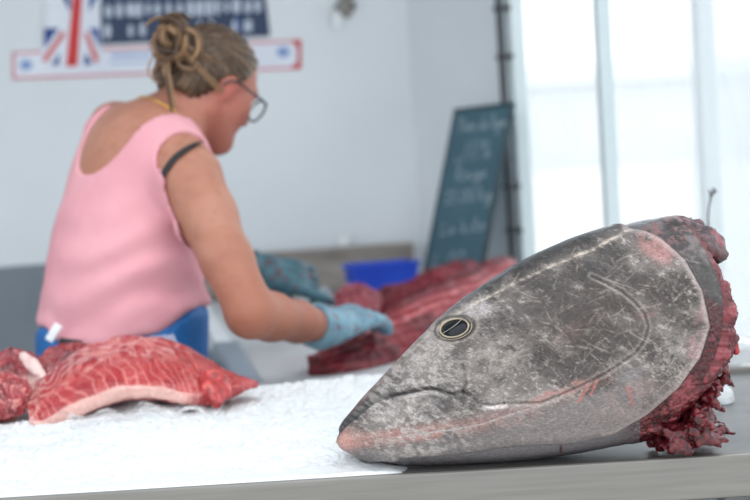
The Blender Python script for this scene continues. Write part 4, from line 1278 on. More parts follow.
# ---------------------------------------------------------------- clothes as shells of the same body
X, Y, Z = np.meshgrid(*B.ax, indexing='ij')
pts = np.stack([X, Y, Z], -1)
relp = pts - J['neck'].astype(np.float32)
sl = relp @ lat.astype(np.float32); ss = relp @ spine.astype(np.float32); sf = relp @ frw.astype(np.float32)
def seg_d(a, b):
    d = (b - a).astype(np.float32); q = pts - a.astype(np.float32); t = np.clip((q @ d) / float(d @ d), 0, 1)
    return np.linalg.norm(q - t[..., None] * d, axis=-1)
def shell(name, off, region, mat, col, parent=wl, disp=None, it=5):
    D = np.maximum(B.D - off - (0 if disp is None else disp), region).astype(np.float32)
    v, f = surface_nets(D, B.lo, B.h); v = relax(v, f, it, 0.5)
    return mesh_obj(name, v, f, mat, parent, col=None if col is None else col(v)), v, f
dR = seg_d(J['shR'] + lat * 0.01 + spine * 0.03, J['elR']); dL_ = seg_d(J['shL'] - lat * 0.01 + spine * 0.03, J['elL'])
zt = (Z - J['waist'][2])
# neckline scoop: deep at the back
scoop_c = -0.004
sc_b = np.sqrt(((sl - 0.000) / 0.088) ** 2 + ((ss - 0.015) / 0.128) ** 2) - 1
sc_f = np.sqrt((sl / 0.085) ** 2 + ((ss - 0.03) / 0.13) ** 2) - 1
scoop = np.where(sf < -0.0, sc_b, sc_f) * 0.07
region = np.maximum(-scoop, np.maximum(0.066 - dR, 0.064 - dL_))
xh_ = X + 0.505
hem = J['waist'][2] - 0.030 + np.where(xh_ < 0, np.minimum(0.027 * (xh_ / 0.085) ** 2, 0.030), np.minimum(0.046 * (xh_ / 0.165) ** 2, 0.050)) + 0.004 * np.sin(X * 70)
region = np.maximum(region, hem - Z)
region = np.maximum(region, ss - 0.055)
hdist = np.sqrt(((pts - J['head'].astype(np.float32)) ** 2).sum(-1)); region = np.maximum(region, 0.125 - hdist)
for w_, e_ in ((J['wrR'], J['elR']), (J['wrL'], J['elL'])): region = np.maximum(region, 0.075 - seg_d(w_, e_))
handex = lambda: np.maximum(np.where(X > J['pelvis'][0] + 0.30, 0.1, -1.0), np.maximum(0.20 - np.sqrt(((pts - ((A_(P(375, 308, 2.97)) + J['wrR']) / 2).astype(np.float32)) ** 2).sum(-1)), 0.17 - np.sqrt(((pts - A_(P(295, 284, 3.24)).astype(np.float32)) ** 2).sum(-1))))
HEX = handex()
region = np.maximum(region, HEX)
# folds running from under the arm to the far side of the waist
fx = sl * 1.0 + 0.55 * ss
fold = 0.007 * np.sin((ss * 1.0 - sl * 0.42 + 0.03 * np.sin(sl * 22)) * 75 + 3 * vnoise(sl * 9, ss * 9, sf * 6, 210)) * sstep(-0.40, -0.24, -np.abs(ss + 0.30) - 0.10) 
fold = fold * sstep(-0.12, -0.22, ss) * vnoise(X * 7, Y * 7, Z * 7, 211)
fold += 0.006 * np.exp(-((Z - hem - 0.012) / 0.016) ** 2)
fold += 0.006 * (fbm(X * 16, Y * 16, Z * 16, 3, 212) - 0.5)
M_pink = mat_noise('pink_cotton', (208, 146, 155), (216, 157, 165), 8.0, 0.85, bump=(420, 0.15, 0.001, 2.0), spec=0.2)
shell('tank_top', 0.006, region, M_pink, None, disp=fold.astype(np.float32))
# apron: blue, wrapped around below the waist, hanging to the knees
M_blue = mat_noise('blue_apron', (20, 88, 150), (28, 102, 168), 9.0, 0.55, spec=0.35)
pw = pts - (J['pelvis']).astype(np.float32)
al = pw @ rgt.astype(np.float32); af = pw @ fwd.astype(np.float32)
skirt = np.sqrt((al / 0.172) ** 2 + ((af - 0.005) / 0.138) ** 2) - 1
skirt = skirt * 0.16 + 0.010 * np.sin(np.arctan2(af, al) * 14) * sstep(0.0, -0.4, zt)
top_a = hem + 0.020
D = np.maximum(np.where(Z < J['pelvis'][2] - 0.02, skirt, np.minimum(B.D - np.where(Z < hem - 0.004, 0.0105, 0.003), skirt + 0.03)), np.maximum(Z - top_a, 0.46 - Z))
for w_, e_ in ((J['wrR'], J['elR']), (J['wrL'], J['elL'])): D = np.maximum(D, 0.07 - seg_d(w_, e_))
D = np.maximum(D, HEX)
v, f = surface_nets(D.astype(np.float32), B.lo, B.h); v = relax(v, f, 3, 0.5)
apron = mesh_obj('apron', v, f, M_blue, wl)
bvh_a = BVHTree.FromPolygons([tuple(q) for q in v.tolist()], [tuple(map(int, q)) for q in f])
# trousers and boots below
M_navy = mat_noise('navy_trousers', (34, 40, 58), (44, 50, 70), 14.0, 0.85)
legd = np.minimum(np.minimum(seg_d(*LEG[1][:2]), seg_d(*LEG[1][1:])), np.minimum(seg_d(*LEG[-1][:2]), seg_d(*LEG[-1][1:])))
shell('trousers', 0.009, np.maximum(np.maximum(Z - (J['pelvis'][2] - 0.02), 0.16 - Z), legd - 0.125), M_navy, None)
M_boot = mat_noise('white_rubber', (220, 222, 222), (230, 232, 232), 12.0, 0.4)
for s in (1, -1):
    hip, knee, ank = LEG[s]
    fl = Field(ank - 0.2, ank + [0.22, 0.22, 0.22], 0.006)
    fl.capsule(ank + upz * 0.14, ank, 0.060, 0.052, 0.02); fl.capsule(ank - upz * 0.055, ank - upz * 0.055 + fwd * 0.14, 0.046, 0.044, 0.03)
    fl.D = np.maximum(fl.D, 0.002 - fl.coords((slice(None),) * 3)[2])
    v, f = fl.mesh(); mesh_obj('boot', relax(v, f, 1), f, M_boot, wl)

# ---------------------------------------------------------------- gloves
def glove(name, pr, w, e, col, mat, cuff):
    p_ = np.array([q for a in pr for q in a[:2]] + [w + (e - w) * 0.35])
    fl = Field(p_.min(0) - 0.06, p_.max(0) + 0.06, 0.003)
    for a, b, ra, rb, k in pr: fl.capsule(a, b, ra + 0.0025, rb + 0.0025, k)
    d = (e - w) / np.linalg.norm(e - w)
    fl.capsule(w - d * 0.01, w + d * cuff, 0.031, 0.040, 0.02)
    x_, y_, z_ = np.meshgrid(*fl.ax, indexing='ij')
    q = np.stack([x_, y_, z_], -1) - w; along = q @ d
    fl.D = fl.D + (0.0022 * np.sin(along * 260 + 2 * vnoise(x_ * 40, y_ * 40, z_ * 40, 220)) * sstep(-0.02, 0.02, along) - 0.004 * (fbm(x_ * 45, y_ * 45, z_ * 45, 3, 221) - 0.5)).astype(np.float32)
    fl.D = np.maximum(fl.D, along - cuff)
    v, f = fl.mesh(); v = relax(v, f, 1, 0.5)
    return mesh_obj(name, v, f, mat, wl, col=col(v))
def glove_col(base, dark, stain, ws, seed, th):
    def f(V):
        a = fbm(V[:, 0] * 60, V[:, 1] * 60, V[:, 2] * 60, 4, seed); b = fbm(V[:, 0] * 90, V[:, 1] * 90, V[:, 2] * 90, 3, seed + 5)
        c = np.zeros(V.shape) + lin(base); c = mixc(c, dark, sstep(0.45, 0.62, a) * 0.7); c = mixc(c, stain, sstep(th, th + 0.06, b) * ws)
        return c
    return f
M_glove = mat_attr('nitrile_glove', 0.42, False, (200, 0.15, 0.001, 3.0), spec=0.45)
g1_ = glove('glove', handR, J['wrR'], J['elR'], glove_col((112, 148, 164), (84, 120, 140), (120, 50, 60), 0.5, 230, 0.62), M_glove, 0.05)
g1_['label'] = 'pale blue glove with a loose cuff'
g2_ = glove('glove', handL, J['wrL'], J['elL'], glove_col((58, 100, 112), (32, 64, 76), (96, 18, 30), 0.7, 240, 0.63), M_glove, 0.07)
g2_['label'] = 'dark teal glove stained with blood'

# ---------------------------------------------------------------- hair: pinned up, dark blonde
HF = Field(J['head'] - 0.24, J['head'] + 0.22, 0.0035); HF.rs = HS
HF.ellipsoid(hd(-0.014, 0, 0.034), R_hd, (0.098, 0.080, 0.087), 0.01)
HF.ellipsoid(hd(-0.062, 0, -0.012), R_hd, (0.052, 0.066, 0.055), 0.03)
HF.capsule(hd(-0.070, -0.02, -0.035), hd(-0.060, 0.02, -0.055), 0.030, 0.026, 0.03)
bx, by, bz_ = np.meshgrid(*HF.ax, indexing='ij')
hp = np.stack([bx, by, bz_], -1) - J['head']
lx = hp @ hx / HS; ly = hp @ hy / HS; lz = hp @ hz / HS
ang = np.arctan2(lz - 0.06, lx + 0.09)
groove = 0.0022 * np.sin(ang * 46 + 5 * vnoise(lx * 30, ly * 30, lz * 30, 250)) + 0.0012 * np.sin(ang * 120 + ly * 90)
HD = HF.D + groove.astype(np.float32)
# hairline: clear of the face and around the ears
face = np.maximum(-(lx - 0.030 - 0.75 * (lz - 0.045) * (lz < 0.045) - 0.30 * (lz - 0.045) * (lz >= 0.045)), -0.2)
cutf = np.maximum((lx - 0.040) - 0.55 * np.clip(lz - 0.04, -1, 0.06), -0.3)
cutf = np.where(lz < 0.075, (lx - (0.004 + 0.55 * (lz + 0.01))), -0.3 + 0 * lx)
HD = np.maximum(HD, np.where(lz < 0.088, np.minimum(cutf, 0.06), -0.3).astype(np.float32) * 0.8)
earc = np.sqrt((lx + 0.002) ** 2 * 0.9 + (lz + 0.012) ** 2 * 0.55) - 0.024
HD = np.maximum(HD, -np.where(np.abs(ly) > 0.05, earc, 1.0).astype(np.float32))
HD = np.maximum(HD, (-0.075 - lz - 0.25 * lx).astype(np.float32))
v, f = surface_nets(HD.astype(np.float32), HF.lo, HF.h); v = relax(v, f, 1, 0.4)
def hair_col(V):
    q = V - J['head']; x_, y_, z_ = q @ hx, q @ hy, q @ hz
    a = np.arctan2(z_ - 0.06, x_ + 0.09)
    st = vnoise(a * 42, y_ * 60, x_ * 8, 260); st2 = vnoise(a * 110, y_ * 160, x_ * 10, 261)
    c = np.zeros(V.shape) + lin((72, 54, 40)); c = mixc(c, (124, 98, 74), sstep(0.5, 0.8, st) * 0.7); c = mixc(c, (46, 34, 26), sstep(0.5, 0.8, st2) * 0.7)
    c = mixc(c, (178, 168, 156), sstep(0.0, 0.06, x_) * sstep(0.45, 0.7, st2) * 0.8)
    return c
M_hair = mat_attr('hair', 0.45, False, None, spec=0.4)
hair = mesh_obj('hair', v, f, M_hair, wl, col=hair_col(v))
# messy bun of coiled locks and loose strands
rs = random.Random(21)
bunc = A_(P(173, 42, 2.862)); geos = []; cols = []
ex_, ey_, ez_ = A_(CM.to_3x3() @ Vector((1, 0, 0))), A_(CM.to_3x3() @ Vector((0, 1, 0))), A_(CM.to_3x3() @ Vector((0, 0, 1)))
LOCK = [(146, 114, 84), (106, 80, 58), (74, 54, 40), (124, 96, 70), (88, 66, 48), (60, 44, 34)]
def lock(path, r, i, n=8):
    g = tube_geo(smooth_path(path, 26), r * np.sin(np.linspace(0.25, PI - 0.2, 26)) ** 0.5, n)
    geos.append(g); cols.append(np.tile(lin(LOCK[i % 6]), (len(g[0]), 1)))
for i in range(64):
    a0 = rs.uniform(0, 2 * PI); R0 = rs.uniform(0.010, 0.034); tilt = rs.uniform(-0.9, 0.9); tl2 = rs.uniform(-0.7, 0.7); arc = rs.uniform(2.2, 4.6)
    c0 = bunc + ex_ * rs.gauss(0, 0.008) + ey_ * rs.gauss(0, 0.009) + ez_ * rs.gauss(0, 0.012)
    path = [c0 + ex_ * R0 * math.cos(a0 + t) * 0.92 + ey_ * R0 * math.sin(a0 + t) * 1.05 + ez_ * (R0 * math.sin(a0 + t + 1) * tilt + R0 * math.cos(a0 + t) * tl2) for t in np.linspace(0, arc, 9)]
    lock(path, rs.uniform(0.003, 0.0068), i)
for i in range(40):                                    # from the nape and sides up into the bun
    u = rs.uniform(182, 226); v_ = rs.uniform(50, 84); h0 = bvh_b.find_nearest(Vector(P(u, v_, 2.80)))[0]
    h0 = A_(h0) + (A_(h0) - hd(-0.02, 0, 0.02)) * 0.10
    mid_ = (h0 + bunc) / 2; mid_ = mid_ + (mid_ - hd(-0.02, 0, 0.01)) * 0.16
    lock([h0, mid_, bunc + ex_ * rs.gauss(0, 0.012) + ey_ * rs.gauss(0, 0.012) + ez_ * rs.uniform(0, 0.02)], rs.uniform(0.002, 0.0045), i)
for i in range(16):                                    # loose wisps hanging by the nape
    p0 = bunc + ex_ * rs.uniform(-0.03, 0.0) + ey_ * rs.uniform(-0.03, 0.01) + ez_ * rs.uniform(-0.01, 0.03)
    dn = rs.uniform(0.025, 0.062)
    lock([p0, p0 - ey_ * dn * 0.4 - ex_ * rs.uniform(0.002, 0.014), p0 - ey_ * dn * 0.75 + ex_ * rs.gauss(-0.004, 0.006), p0 - ey_ * dn + ex_ * rs.gauss(0.004, 0.010)], rs.uniform(0.0009, 0.0020), i, 6)
for pth in ([(176, 58), (180, 66), (192, 70), (200, 62)], [(178, 38), (184, 30), (196, 34), (198, 50), (190, 62)], [(160, 44), (162, 58), (154, 72), (158, 84)], [(166, 20), (178, 14), (192, 20)]):
    lock([A_(P(u, v_, 2.845)) for u, v_ in pth], 0.0045, rs.randrange(6))
v, f = merge(geos)
bun = mesh_obj('bun', v, f, M_hair, hair, col=np.concatenate(cols))

# ---------------------------------------------------------------- glasses, chain, bra strap, apron clip
M_glasses = mat_noise('dark_glasses_frame', (38, 40, 48), (54, 56, 64), 60.0, 0.3)
M_lensg, nt_, b_n = new_mat('spectacle_glass'); pset(b_n, base=(0.95, 0.97, 0.98, 1), rough=0.02, trans=1.0, ior=1.05)
gl = []
for s in (1, -1):
    cx_, cy_, cz_ = 0.102, 0.034 * s, -0.002
    rim = [hd(cx_ - 0.10 * abs(0.030 * math.cos(t)) * 0.8, cy_ + 0.027 * math.cos(t), cz_ + 0.022 * math.sin(t) * (1 - 0.1 * math.cos(2 * t))) for t in np.linspace(0, 2 * PI, 40, endpoint=False)]
    gl.append(tube_geo(rim, 0.0021, 8, closed=True))
    gl.append(tube_geo(smooth_path([hd(0.099, 0.061 * s, 0.010), hd(0.088, 0.072 * s, 0.011), hd(0.04, 0.079 * s, 0.012), hd(-0.006, 0.083 * s, 0.012), hd(-0.024, 0.083 * s, -0.008)], 24), 0.0022, 8))
gl.append(tube_geo(smooth_path([hd(0.101, 0.008, 0.003), hd(0.106, 0, 0.006), hd(0.101, -0.008, 0.003)], 10), 0.0018, 8))
v, f = merge(gl); glasses = mesh_obj('glasses', v, f, M_glasses, wl)
for s in (1, -1):
    v = [tuple(hd(0.1015, 0.034 * s, -0.002))]
    v += [tuple(hd(0.1005, 0.034 * s + 0.0262 * math.cos(t), -0.002 + 0.0212 * math.sin(t))) for t in np.linspace(0, 2 * PI, 40, endpoint=False)]
    f = [(0, 1 + i, 1 + (i + 1) % 40) for i in range(40)]
    mesh_obj('lens', v, f, M_lensg, glasses)
M_gold = mat_noise('gold_chain', (214, 166, 74), (230, 190, 104), 80.0, 0.28, metal=0.9)
def on_body(u, v_, bv=None, off=0.0):
    o_ = CAMLOC; d_ = (P(u, v_, 1.0) - CAMLOC).normalized()
    h = (bv or bvh_b).ray_cast(o_, d_, 10)
    return None if h[0] is None else (A_(h[0]) + A_(h[1]) * off, A_(h[1]))
nb = J['neck'] + (hd(-0.035, 0, -0.045) - J['neck']) * 0.18; na = (hd(-0.035, 0, -0.045) - J['neck']); na = na / np.linalg.norm(na)
na = na * 0.85 - frw * 0.12; na /= np.linalg.norm(na)
t1 = np.cross(na, [0, 0, 1.0]); t1 /= np.linalg.norm(t1); t2 = np.cross(na, t1); chain = []
for t in np.linspace(0, 2 * PI, 90, endpoint=False):
    d_ = t1 * math.cos(t) + t2 * math.sin(t)
    h = bvh_b.ray_cast(Vector(nb + d_ * 0.16), Vector(-d_), 0.3)
    rr_ = min((A_(h[0]) - nb) @ d_ + 0.0012, 0.078) if h[0] is not None else 0.07
    chain.append(nb + d_ * rr_)
v, f = tube_geo(chain, 0.0022, 8, closed=True); mesh_obj('necklace', v, f, M_gold, wl)
# black bra strap along the edge of the right arm hole, and a sliver at the left shoulder
M_strap = mat_noise('black_strap', (22, 22, 26), (34, 34, 38), 50.0, 0.7)
def strap(pts_, w):
    pth = []
    for u, v_ in pts_:
        h = on_body(u, v_, None, 0.0045)
        if h is not None: pth.append(h)
    if len(pth) < 2: return None
    q = smooth_path([a for a, b in pth], 40); nn = np.array([b for a, b in pth]).mean(0)
    return tube_geo(q, w, 8, flat=0.22, up=nn)
st = [g for g in (strap([(200, 144), (195, 146), (185, 152), (175, 160), (167, 171), (161, 182), (157, 194), (155, 206)], 0.0065), ) if g]
if st:
    v, f = merge(st); mesh_obj('bra_strap', v, f, M_strap, wl)
hL = on_body(69, 340, bvh_a, 0.020)
if hL is not None:
    tq_, tn_ = hL
    bm = bmesh.new(); rm = Matrix((tuple(ex_), tuple(-ez_ * 1.0), tuple(ey_))).transposed() @ Matrix.Rotation(math.radians(32), 3, 'Y')
    box(bm, Vector(tq_ + ex_ * -0.012 + ey_ * 0.012), (0.015, 0.005, 0.034), rm, 0.002); bm_obj('apron_tag', bm, M_white, apron)
    bm = bmesh.new(); box(bm, Vector(tq_ + ex_ * 0.020 - ey_ * 0.004 + ez_ * 0.016), (0.040, 0.007, 0.012), Matrix((tuple(ex_), tuple(-ez_), tuple(ey_))).transposed() @ Matrix.Rotation(math.radians(8), 3, 'Y'), 0.003); bm_obj('apron_buckle', bm, M_black, apron)
tag(wl, 'woman in pink tank top, blue apron and gloves, bent over the work table', 'person')
# ================================================================== poster, chalkboard, small things at the back
WN = Vector((math.sin(YAW), -math.cos(YAW), 0.0)); WD = Vector((math.cos(YAW), math.sin(YAW), 0.0)); W0 = Vector((WX, WY, 0))
def PWALL(u, v, off=0.0):
    d = P(u, v, 1.0) - CAMLOC
    t = (W0 + WN * off - CAMLOC).dot(WN) / d.dot(WN)
    return CAMLOC + d * t
def flat_poly(polys, off, th):
    geos = []
    for pl in polys:
        if sum(a[0] * b[1] - b[0] * a[1] for a, b in zip(pl, pl[1:] + pl[:1])) > 0: pl = pl[::-1]
        f_ = [PWALL(u, v, off + th) for u, v in pl]; b_ = [PWALL(u, v, off) for u, v in pl]; n = len(pl)
        geos.append((f_ + b_, [tuple(range(n)), tuple(range(2 * n - 1, n - 1, -1))] + [(i, n + i, n + (i + 1) % n, (i + 1) % n) for i in range(n)]))
    return merge(geos)
def flat_obj(name, polys, off, th, mat, parent):
    v, f = flat_poly(polys, off, th); return mesh_obj(name, v, f, mat, parent, smooth=False)
M_paper = mat_noise('poster_white', (216, 220, 232), (224, 228, 238), 6, 0.6)
M_pred = mat_noise('poster_red', (196, 44, 44), (206, 54, 54), 8, 0.6)
M_pink2 = mat_noise('poster_rose', (206, 130, 140), (214, 142, 150), 8, 0.6)
M_navy2 = mat_noise('poster_navy', (38, 54, 84), (50, 66, 98), 8, 0.6)
M_fblue = mat_noise('poster_blue', (36, 66, 134), (46, 78, 150), 8, 0.6)
M_pgrey = mat_noise('poster_grey', (168, 178, 194), (196, 204, 216), 30, 0.6)
M_pblue = mat_noise('poster_pale_blue', (120, 146, 196), (150, 172, 210), 30, 0.6)
po = empty('poster', tuple(PWALL(150, 60, 0.002)))
flat_obj('ribbon', [[(12, 52), (301, 39.5), (301, 69), (12, 79.5)]], 0.002, 0.002, M_paper, po)
flat_obj('ribbon_border', [[(12, 52), (301, 39.5), (301, 42), (12, 54.5)], [(12, 77), (301, 66.5), (301, 69), (12, 79.5)], [(12, 52), (15, 52), (15, 79), (12, 79.3)]], 0.0041, 0.0008, M_pink2, po)
flat_obj('ribbon_end', [[(291, 40.5), (301, 39.5), (301, 47), (297, 47)], [(297, 62), (301, 61), (301, 69), (290, 69)], [(297.5, 46), (301, 45), (301, 63), (297.5, 63)]], 0.0051, 0.0008, M_pred, po)
def disc(u, v, r, n=14, sx=1.0): return [(u + r * sx * math.cos(2 * PI * i / n), v + r * math.sin(2 * PI * i / n)) for i in range(n)]
for q_ in ((283, 52), (26, 65)): flat_obj('emblem', [disc(q_[0], q_[1], 5.5, 14, 1.2)], 0.0041, 0.0008, M_pblue, po)
flat_obj('dark_print', [[(101, -28), (262, -34), (270, 36), (101, 44.5)]], 0.0041, 0.0012, M_navy2, po)
rs = random.Random(31); marks = []
for row, (v0, hh, st, wd_) in enumerate(((-20, 18, 9.5, 7.5), (3, 17, 9.8, 8.0), (24, 15, 12, 7.5))):
    u = 104.0
    while u < 256:
        w = wd_ * rs.uniform(0.75, 1.15); vv = v0 - (u - 101) * 0.035; h_ = hh * rs.uniform(0.8, 1.0); k = rs.randrange(3)
        if row == 2 and 4 <= (u - 104) % 36 <= 14: u += st; continue
        if k == 0: marks.append([(u, vv + h_), (u, vv + 3), (u + w * 0.5, vv), (u + w, vv + 2), (u + w, vv + h_)])
        elif k == 1: marks.append([(u + w * .2, vv + h_), (u, vv + h_ * .4), (u + w * .3, vv), (u + w * .8, vv + 1), (u + w, vv + h_ * .5), (u + w * .8, vv + h_)])
        else: marks.append(disc(u + w / 2, vv + h_ * 0.55, h_ * 0.45, 10, w / h_))
        u += st * rs.uniform(0.9, 1.15)
flat_obj('pale_figures', marks, 0.0055, 0.0006, M_pgrey, po)
flat_obj('blue_figure', [[(236, 18), (239, 16), (241, 28), (237, 31)]], 0.0063, 0.0006, M_fblue, po)
small = []
for k in range(9):
    u = 112 + k * 4.4; small.append([(u, 57.5 - k * 0.18), (u + 3.2, 57.3 - k * 0.18), (u + 3.2, 53.4 - k * 0.18), (u, 53.6 - k * 0.18)])
for k in range(11):
    u = 110 + k * 3.9; small.append([(u, 64 - k * 0.16), (u + 2.6, 63.8 - k * 0.16), (u + 2.6, 61.6 - k * 0.16), (u, 61.8 - k * 0.16)])
flat_obj('small_print', small, 0.0041, 0.0007, M_pblue, po)
fl_ = flat_obj('flag', [[(44, -28), (103, -30), (100, 12), (102, 50), (101, 60), (96, 66), (52, 68), (41, 62), (44, 28), (46, 10)]], 0.0055, 0.0012, M_paper, po)
for q_ in ([[(75, -29), (84, -29.5), (82, 0), (77.5, 66), (66, 66.5), (72.5, 0)], [(62, 31), (65.5, 34), (46, 62), (42, 60)], [(84.5, 34), (87.5, 31.5), (99, 60), (95, 63)]]): flat_obj('red_stripe', [q_], 0.0069, 0.0008, M_pred, fl_)
for q_ in ([[(44, 28), (59, 28), (44, 49)], [(60, 52), (59, 65), (51, 65)], [(89, 28), (98.5, 28), (101, 49)], [(85, 52), (93, 64), (84, 65)], [(60, -8), (71, -8), (70, 12)], [(89, -8), (100, -8), (89, 12)]]): flat_obj('blue_field', [q_], 0.0069, 0.0008, M_fblue, fl_)
tag(po, 'poster with crossed flag, pale figures on navy and a red edged ribbon', 'poster')

# ------------------------------------------------------------------ chalkboard leaning in the corner
TL, TR, BL, BR = P(455, 109, 4.36), P(513, 102, 4.10), P(444, 295, 4.20), P(487, 289, 4.02)
BX = (TR - TL).normalized(); BWd = (TR - TL).length
BY = (TL - BL); BY = (BY - BX * BY.dot(BX)).normalized(); BN = BX.cross(BY).normalized()
BH = (TL - BL).dot(BY)
sk = ((BL - TL) + BY * BH).dot(BX)
if BN.dot(CAMLOC - TL) < 0: BN = -BN
zb = 0.9215 - (TL - BY * BH).z
def bpt(x, y, n=0.0): return TL + BX * x - BY * y + BN * n
# lower corner touches the table top
lowz = min(bpt(0, BH).z, bpt(BWd, BH).z); BH += (lowz - 0.9265) / BY.z
M_slate = mat_noise('green_slate', (58, 94, 108), (70, 107, 121), 5.0, 0.6)
M_slatef = mat_noise('slate_edge', (30, 52, 60), (40, 64, 72), 8.0, 0.5)
M_chalk = mat_noise('chalk', (170, 190, 196), (196, 212, 216), 60.0, 0.9)
cb = empty('chalkboard', tuple(bpt(BWd / 2, BH)))
def slab_box(x0, x1, y0, y1, n0, n1):
    c = [bpt(x, y, n) for n in (n0, n1) for x, y in ((x0, y0), (x1, y0), (x1, y1), (x0, y1))]
    return [tuple(q) for q in c], [(0, 1, 2, 3), (7, 6, 5, 4), (0, 4, 5, 1), (1, 5, 6, 2), (2, 6, 7, 3), (3, 7, 4, 0)]
v, f = slab_box(0.006, BWd - 0.006, 0.006, BH - 0.006, -0.008, 0.0); mesh_obj('panel', v, f, M_slate, cb, smooth=False)
v, f = merge([slab_box(0, BWd, 0, 0.008, -0.010, 0.003), slab_box(0, BWd, BH - 0.008, BH, -0.010, 0.003), slab_box(0, 0.007, 0.008, BH - 0.008, -0.010, 0.003), slab_box(BWd - 0.007, BWd, 0.008, BH - 0.008, -0.010, 0.003)])
mesh_obj('frame', v, f, M_slatef, cb, smooth=False)
def PB(u, v_):
    d = P(u, v_, 1.0) - CAMLOC
    t = (TL + BN * 0.0012 - CAMLOC).dot(BN) / d.dot(BN)
    return CAMLOC + d * t
GL = {  # hand-drawn letters: strokes in a box, x to the right, y up from the baseline (1 = x-height)
    'T': (1.3, [[(0, 2.0), (1.3, 2.2)], [(0.7, 2.1), (0.5, 0.9), (0.4, 0)]]), 'h': (0.9, [[(0.1, 2.1), (0.05, 0)], [(0.05, 0.6), (0.4, 1), (0.65, 0.7), (0.7, 0)]]),
    'o': (0.9, [[(0.5, 1), (0.1, 0.7), (0.1, 0.2), (0.45, 0), (0.75, 0.4), (0.6, 0.9), (0.45, 1), (0.9, 0.9)]]), 'n': (0.95, [[(0.05, 1), (0.1, 0)], [(0.1, 0.6), (0.45, 1), (0.7, 0.7), (0.75, 0), (0.95, 0.1)]]),
    'd': (0.95, [[(0.65, 0.8), (0.3, 0.95), (0.05, 0.5), (0.3, 0), (0.65, 0.4)], [(0.75, 2.1), (0.68, 0.6), (0.8, 0)]]), 'e': (0.8, [[(0.05, 0.5), (0.6, 0.6), (0.5, 1), (0.15, 0.8), (0.1, 0.25), (0.4, 0), (0.75, 0.2)]]),
    'l': (0.6, [[(0.05, 0.4), (0.45, 1.6), (0.4, 2.3), (0.2, 1.9), (0.15, 0.4), (0.3, 0), (0.55, 0.2)]]), 'i': (0.5, [[(0.15, 1), (0.12, 0.2), (0.3, 0), (0.5, 0.2)], [(0.2, 1.45), (0.24, 1.55)]]),
    'g': (0.95, [[(0.65, 0.9), (0.3, 1), (0.05, 0.55), (0.3, 0.1), (0.65, 0.5), (0.7, 1)], [(0.7, 1), (0.65, -0.6), (0.3, -1.1), (0.05, -0.7), (0.6, -0.1), (0.95, 0.3)]]),
    'R': (1.1, [[(0.1, 0), (0.2, 2)], [(0.15, 2), (0.8, 2.0), (0.9, 1.4), (0.2, 1.0), (0.95, 0)]]), 'u': (0.95, [[(0.08, 1), (0.1, 0.3), (0.35, 0), (0.68, 0.4), (0.72, 1)], [(0.72, 1), (0.75, 0.1), (0.95, 0.1)]]),
    '3': (1.0, [[(0.1, 1.8), (0.5, 2.0), (0.75, 1.6), (0.4, 1.1), (0.8, 0.7), (0.5, 0), (0.05, 0.2)]]), '5': (1.0, [[(0.8, 2), (0.25, 1.95), (0.15, 1.15), (0.65, 1.15), (0.75, 0.45), (0.4, 0), (0.05, 0.15)]]),
    '0': (1.0, [[(0.4, 2), (0.08, 1.2), (0.2, 0.1), (0.6, 0.1), (0.8, 1.0), (0.65, 1.8), (0.4, 2)]]), '.': (0.4, [[(0.1, 0), (0.2, 0.05)]]), 'k': (0.95, [[(0.1, 2.1), (0.1, 0)], [(0.65, 1), (0.15, 0.45), (0.75, 0)]]),
    '/': (0.8, [[(0, -0.2), (0.75, 2.2)]]), 'L': (1.1, [[(0.5, 2.1), (0.2, 1.2), (0.1, 0), (0.9, 0.1)]]), '1': (0.55, [[(-0.1, 0.0), (0.42, 2.2)]]), '%': (1.3, [[(0.3, 1.9), (0.05, 1.5), (0.35, 1.2), (0.5, 1.7), (0.3, 1.9)], [(0.95, 1.9), (0.3, 0)], [(0.9, 0.75), (0.65, 0.3), (0.95, 0), (1.15, 0.4), (0.9, 0.75)]]),
    ' ': (0.6, [])}
geos = []
def flush_line():
    v, f = merge(geos); mesh_obj('chalk_word', v, f, M_chalk, cb); geos.clear()
def write(text, u0, v0, u1, v1, xh, r=0.0016):
    tot = sum(GL[c][0] + 0.12 for c in text); du, dv = (u1 - u0) / tot, (v1 - v0) / tot
    x = 0
    for c in text:
        wc, sts = GL[c]
        if c == ' ' and geos: flush_line()
        for s_ in sts:
            pts2 = smooth_path([(a, b, 0) for a, b in s_], 12) if len(s_) > 2 else np.array([(a, b, 0) for a, b in s_])
            path = [PB(u0 + (x + q[0]) * du + q[1] * xh * 0.12, v0 + (x + q[0]) * dv - q[1] * xh) for q in pts2]
            geos.append(tube_geo([tuple(q) for q in path], r, 6, flat=0.3, up=tuple(BN)))
        x += wc + 0.12
    flush_line()
write('Thon de ligne', 457, 132.5, 509, 126, 6.2)
write('111%', 463, 160.5, 492, 157, 9.0)
write('Rouge', 455, 181, 487, 177, 6.0)
write('35.00/kg', 444, 204, 492, 199, 6.2)
write('Le kilo', 440, 235, 485, 230, 6.0)
write('L 00', 432, 267, 466, 262, 6.0)
geos.append(tube_geo([tuple(PB(461 - k * 0.9, 158 + 6 * math.sin(k * 0.5))) for k in range(7)], 0.0015, 6, flat=0.3, up=tuple(BN)))
v, f = merge(geos); mesh_obj('chalk_stroke', v, f, M_chalk, cb); geos.clear()
tag(cb, 'dark green chalkboard with white handwriting leaning in the corner', 'chalkboard')

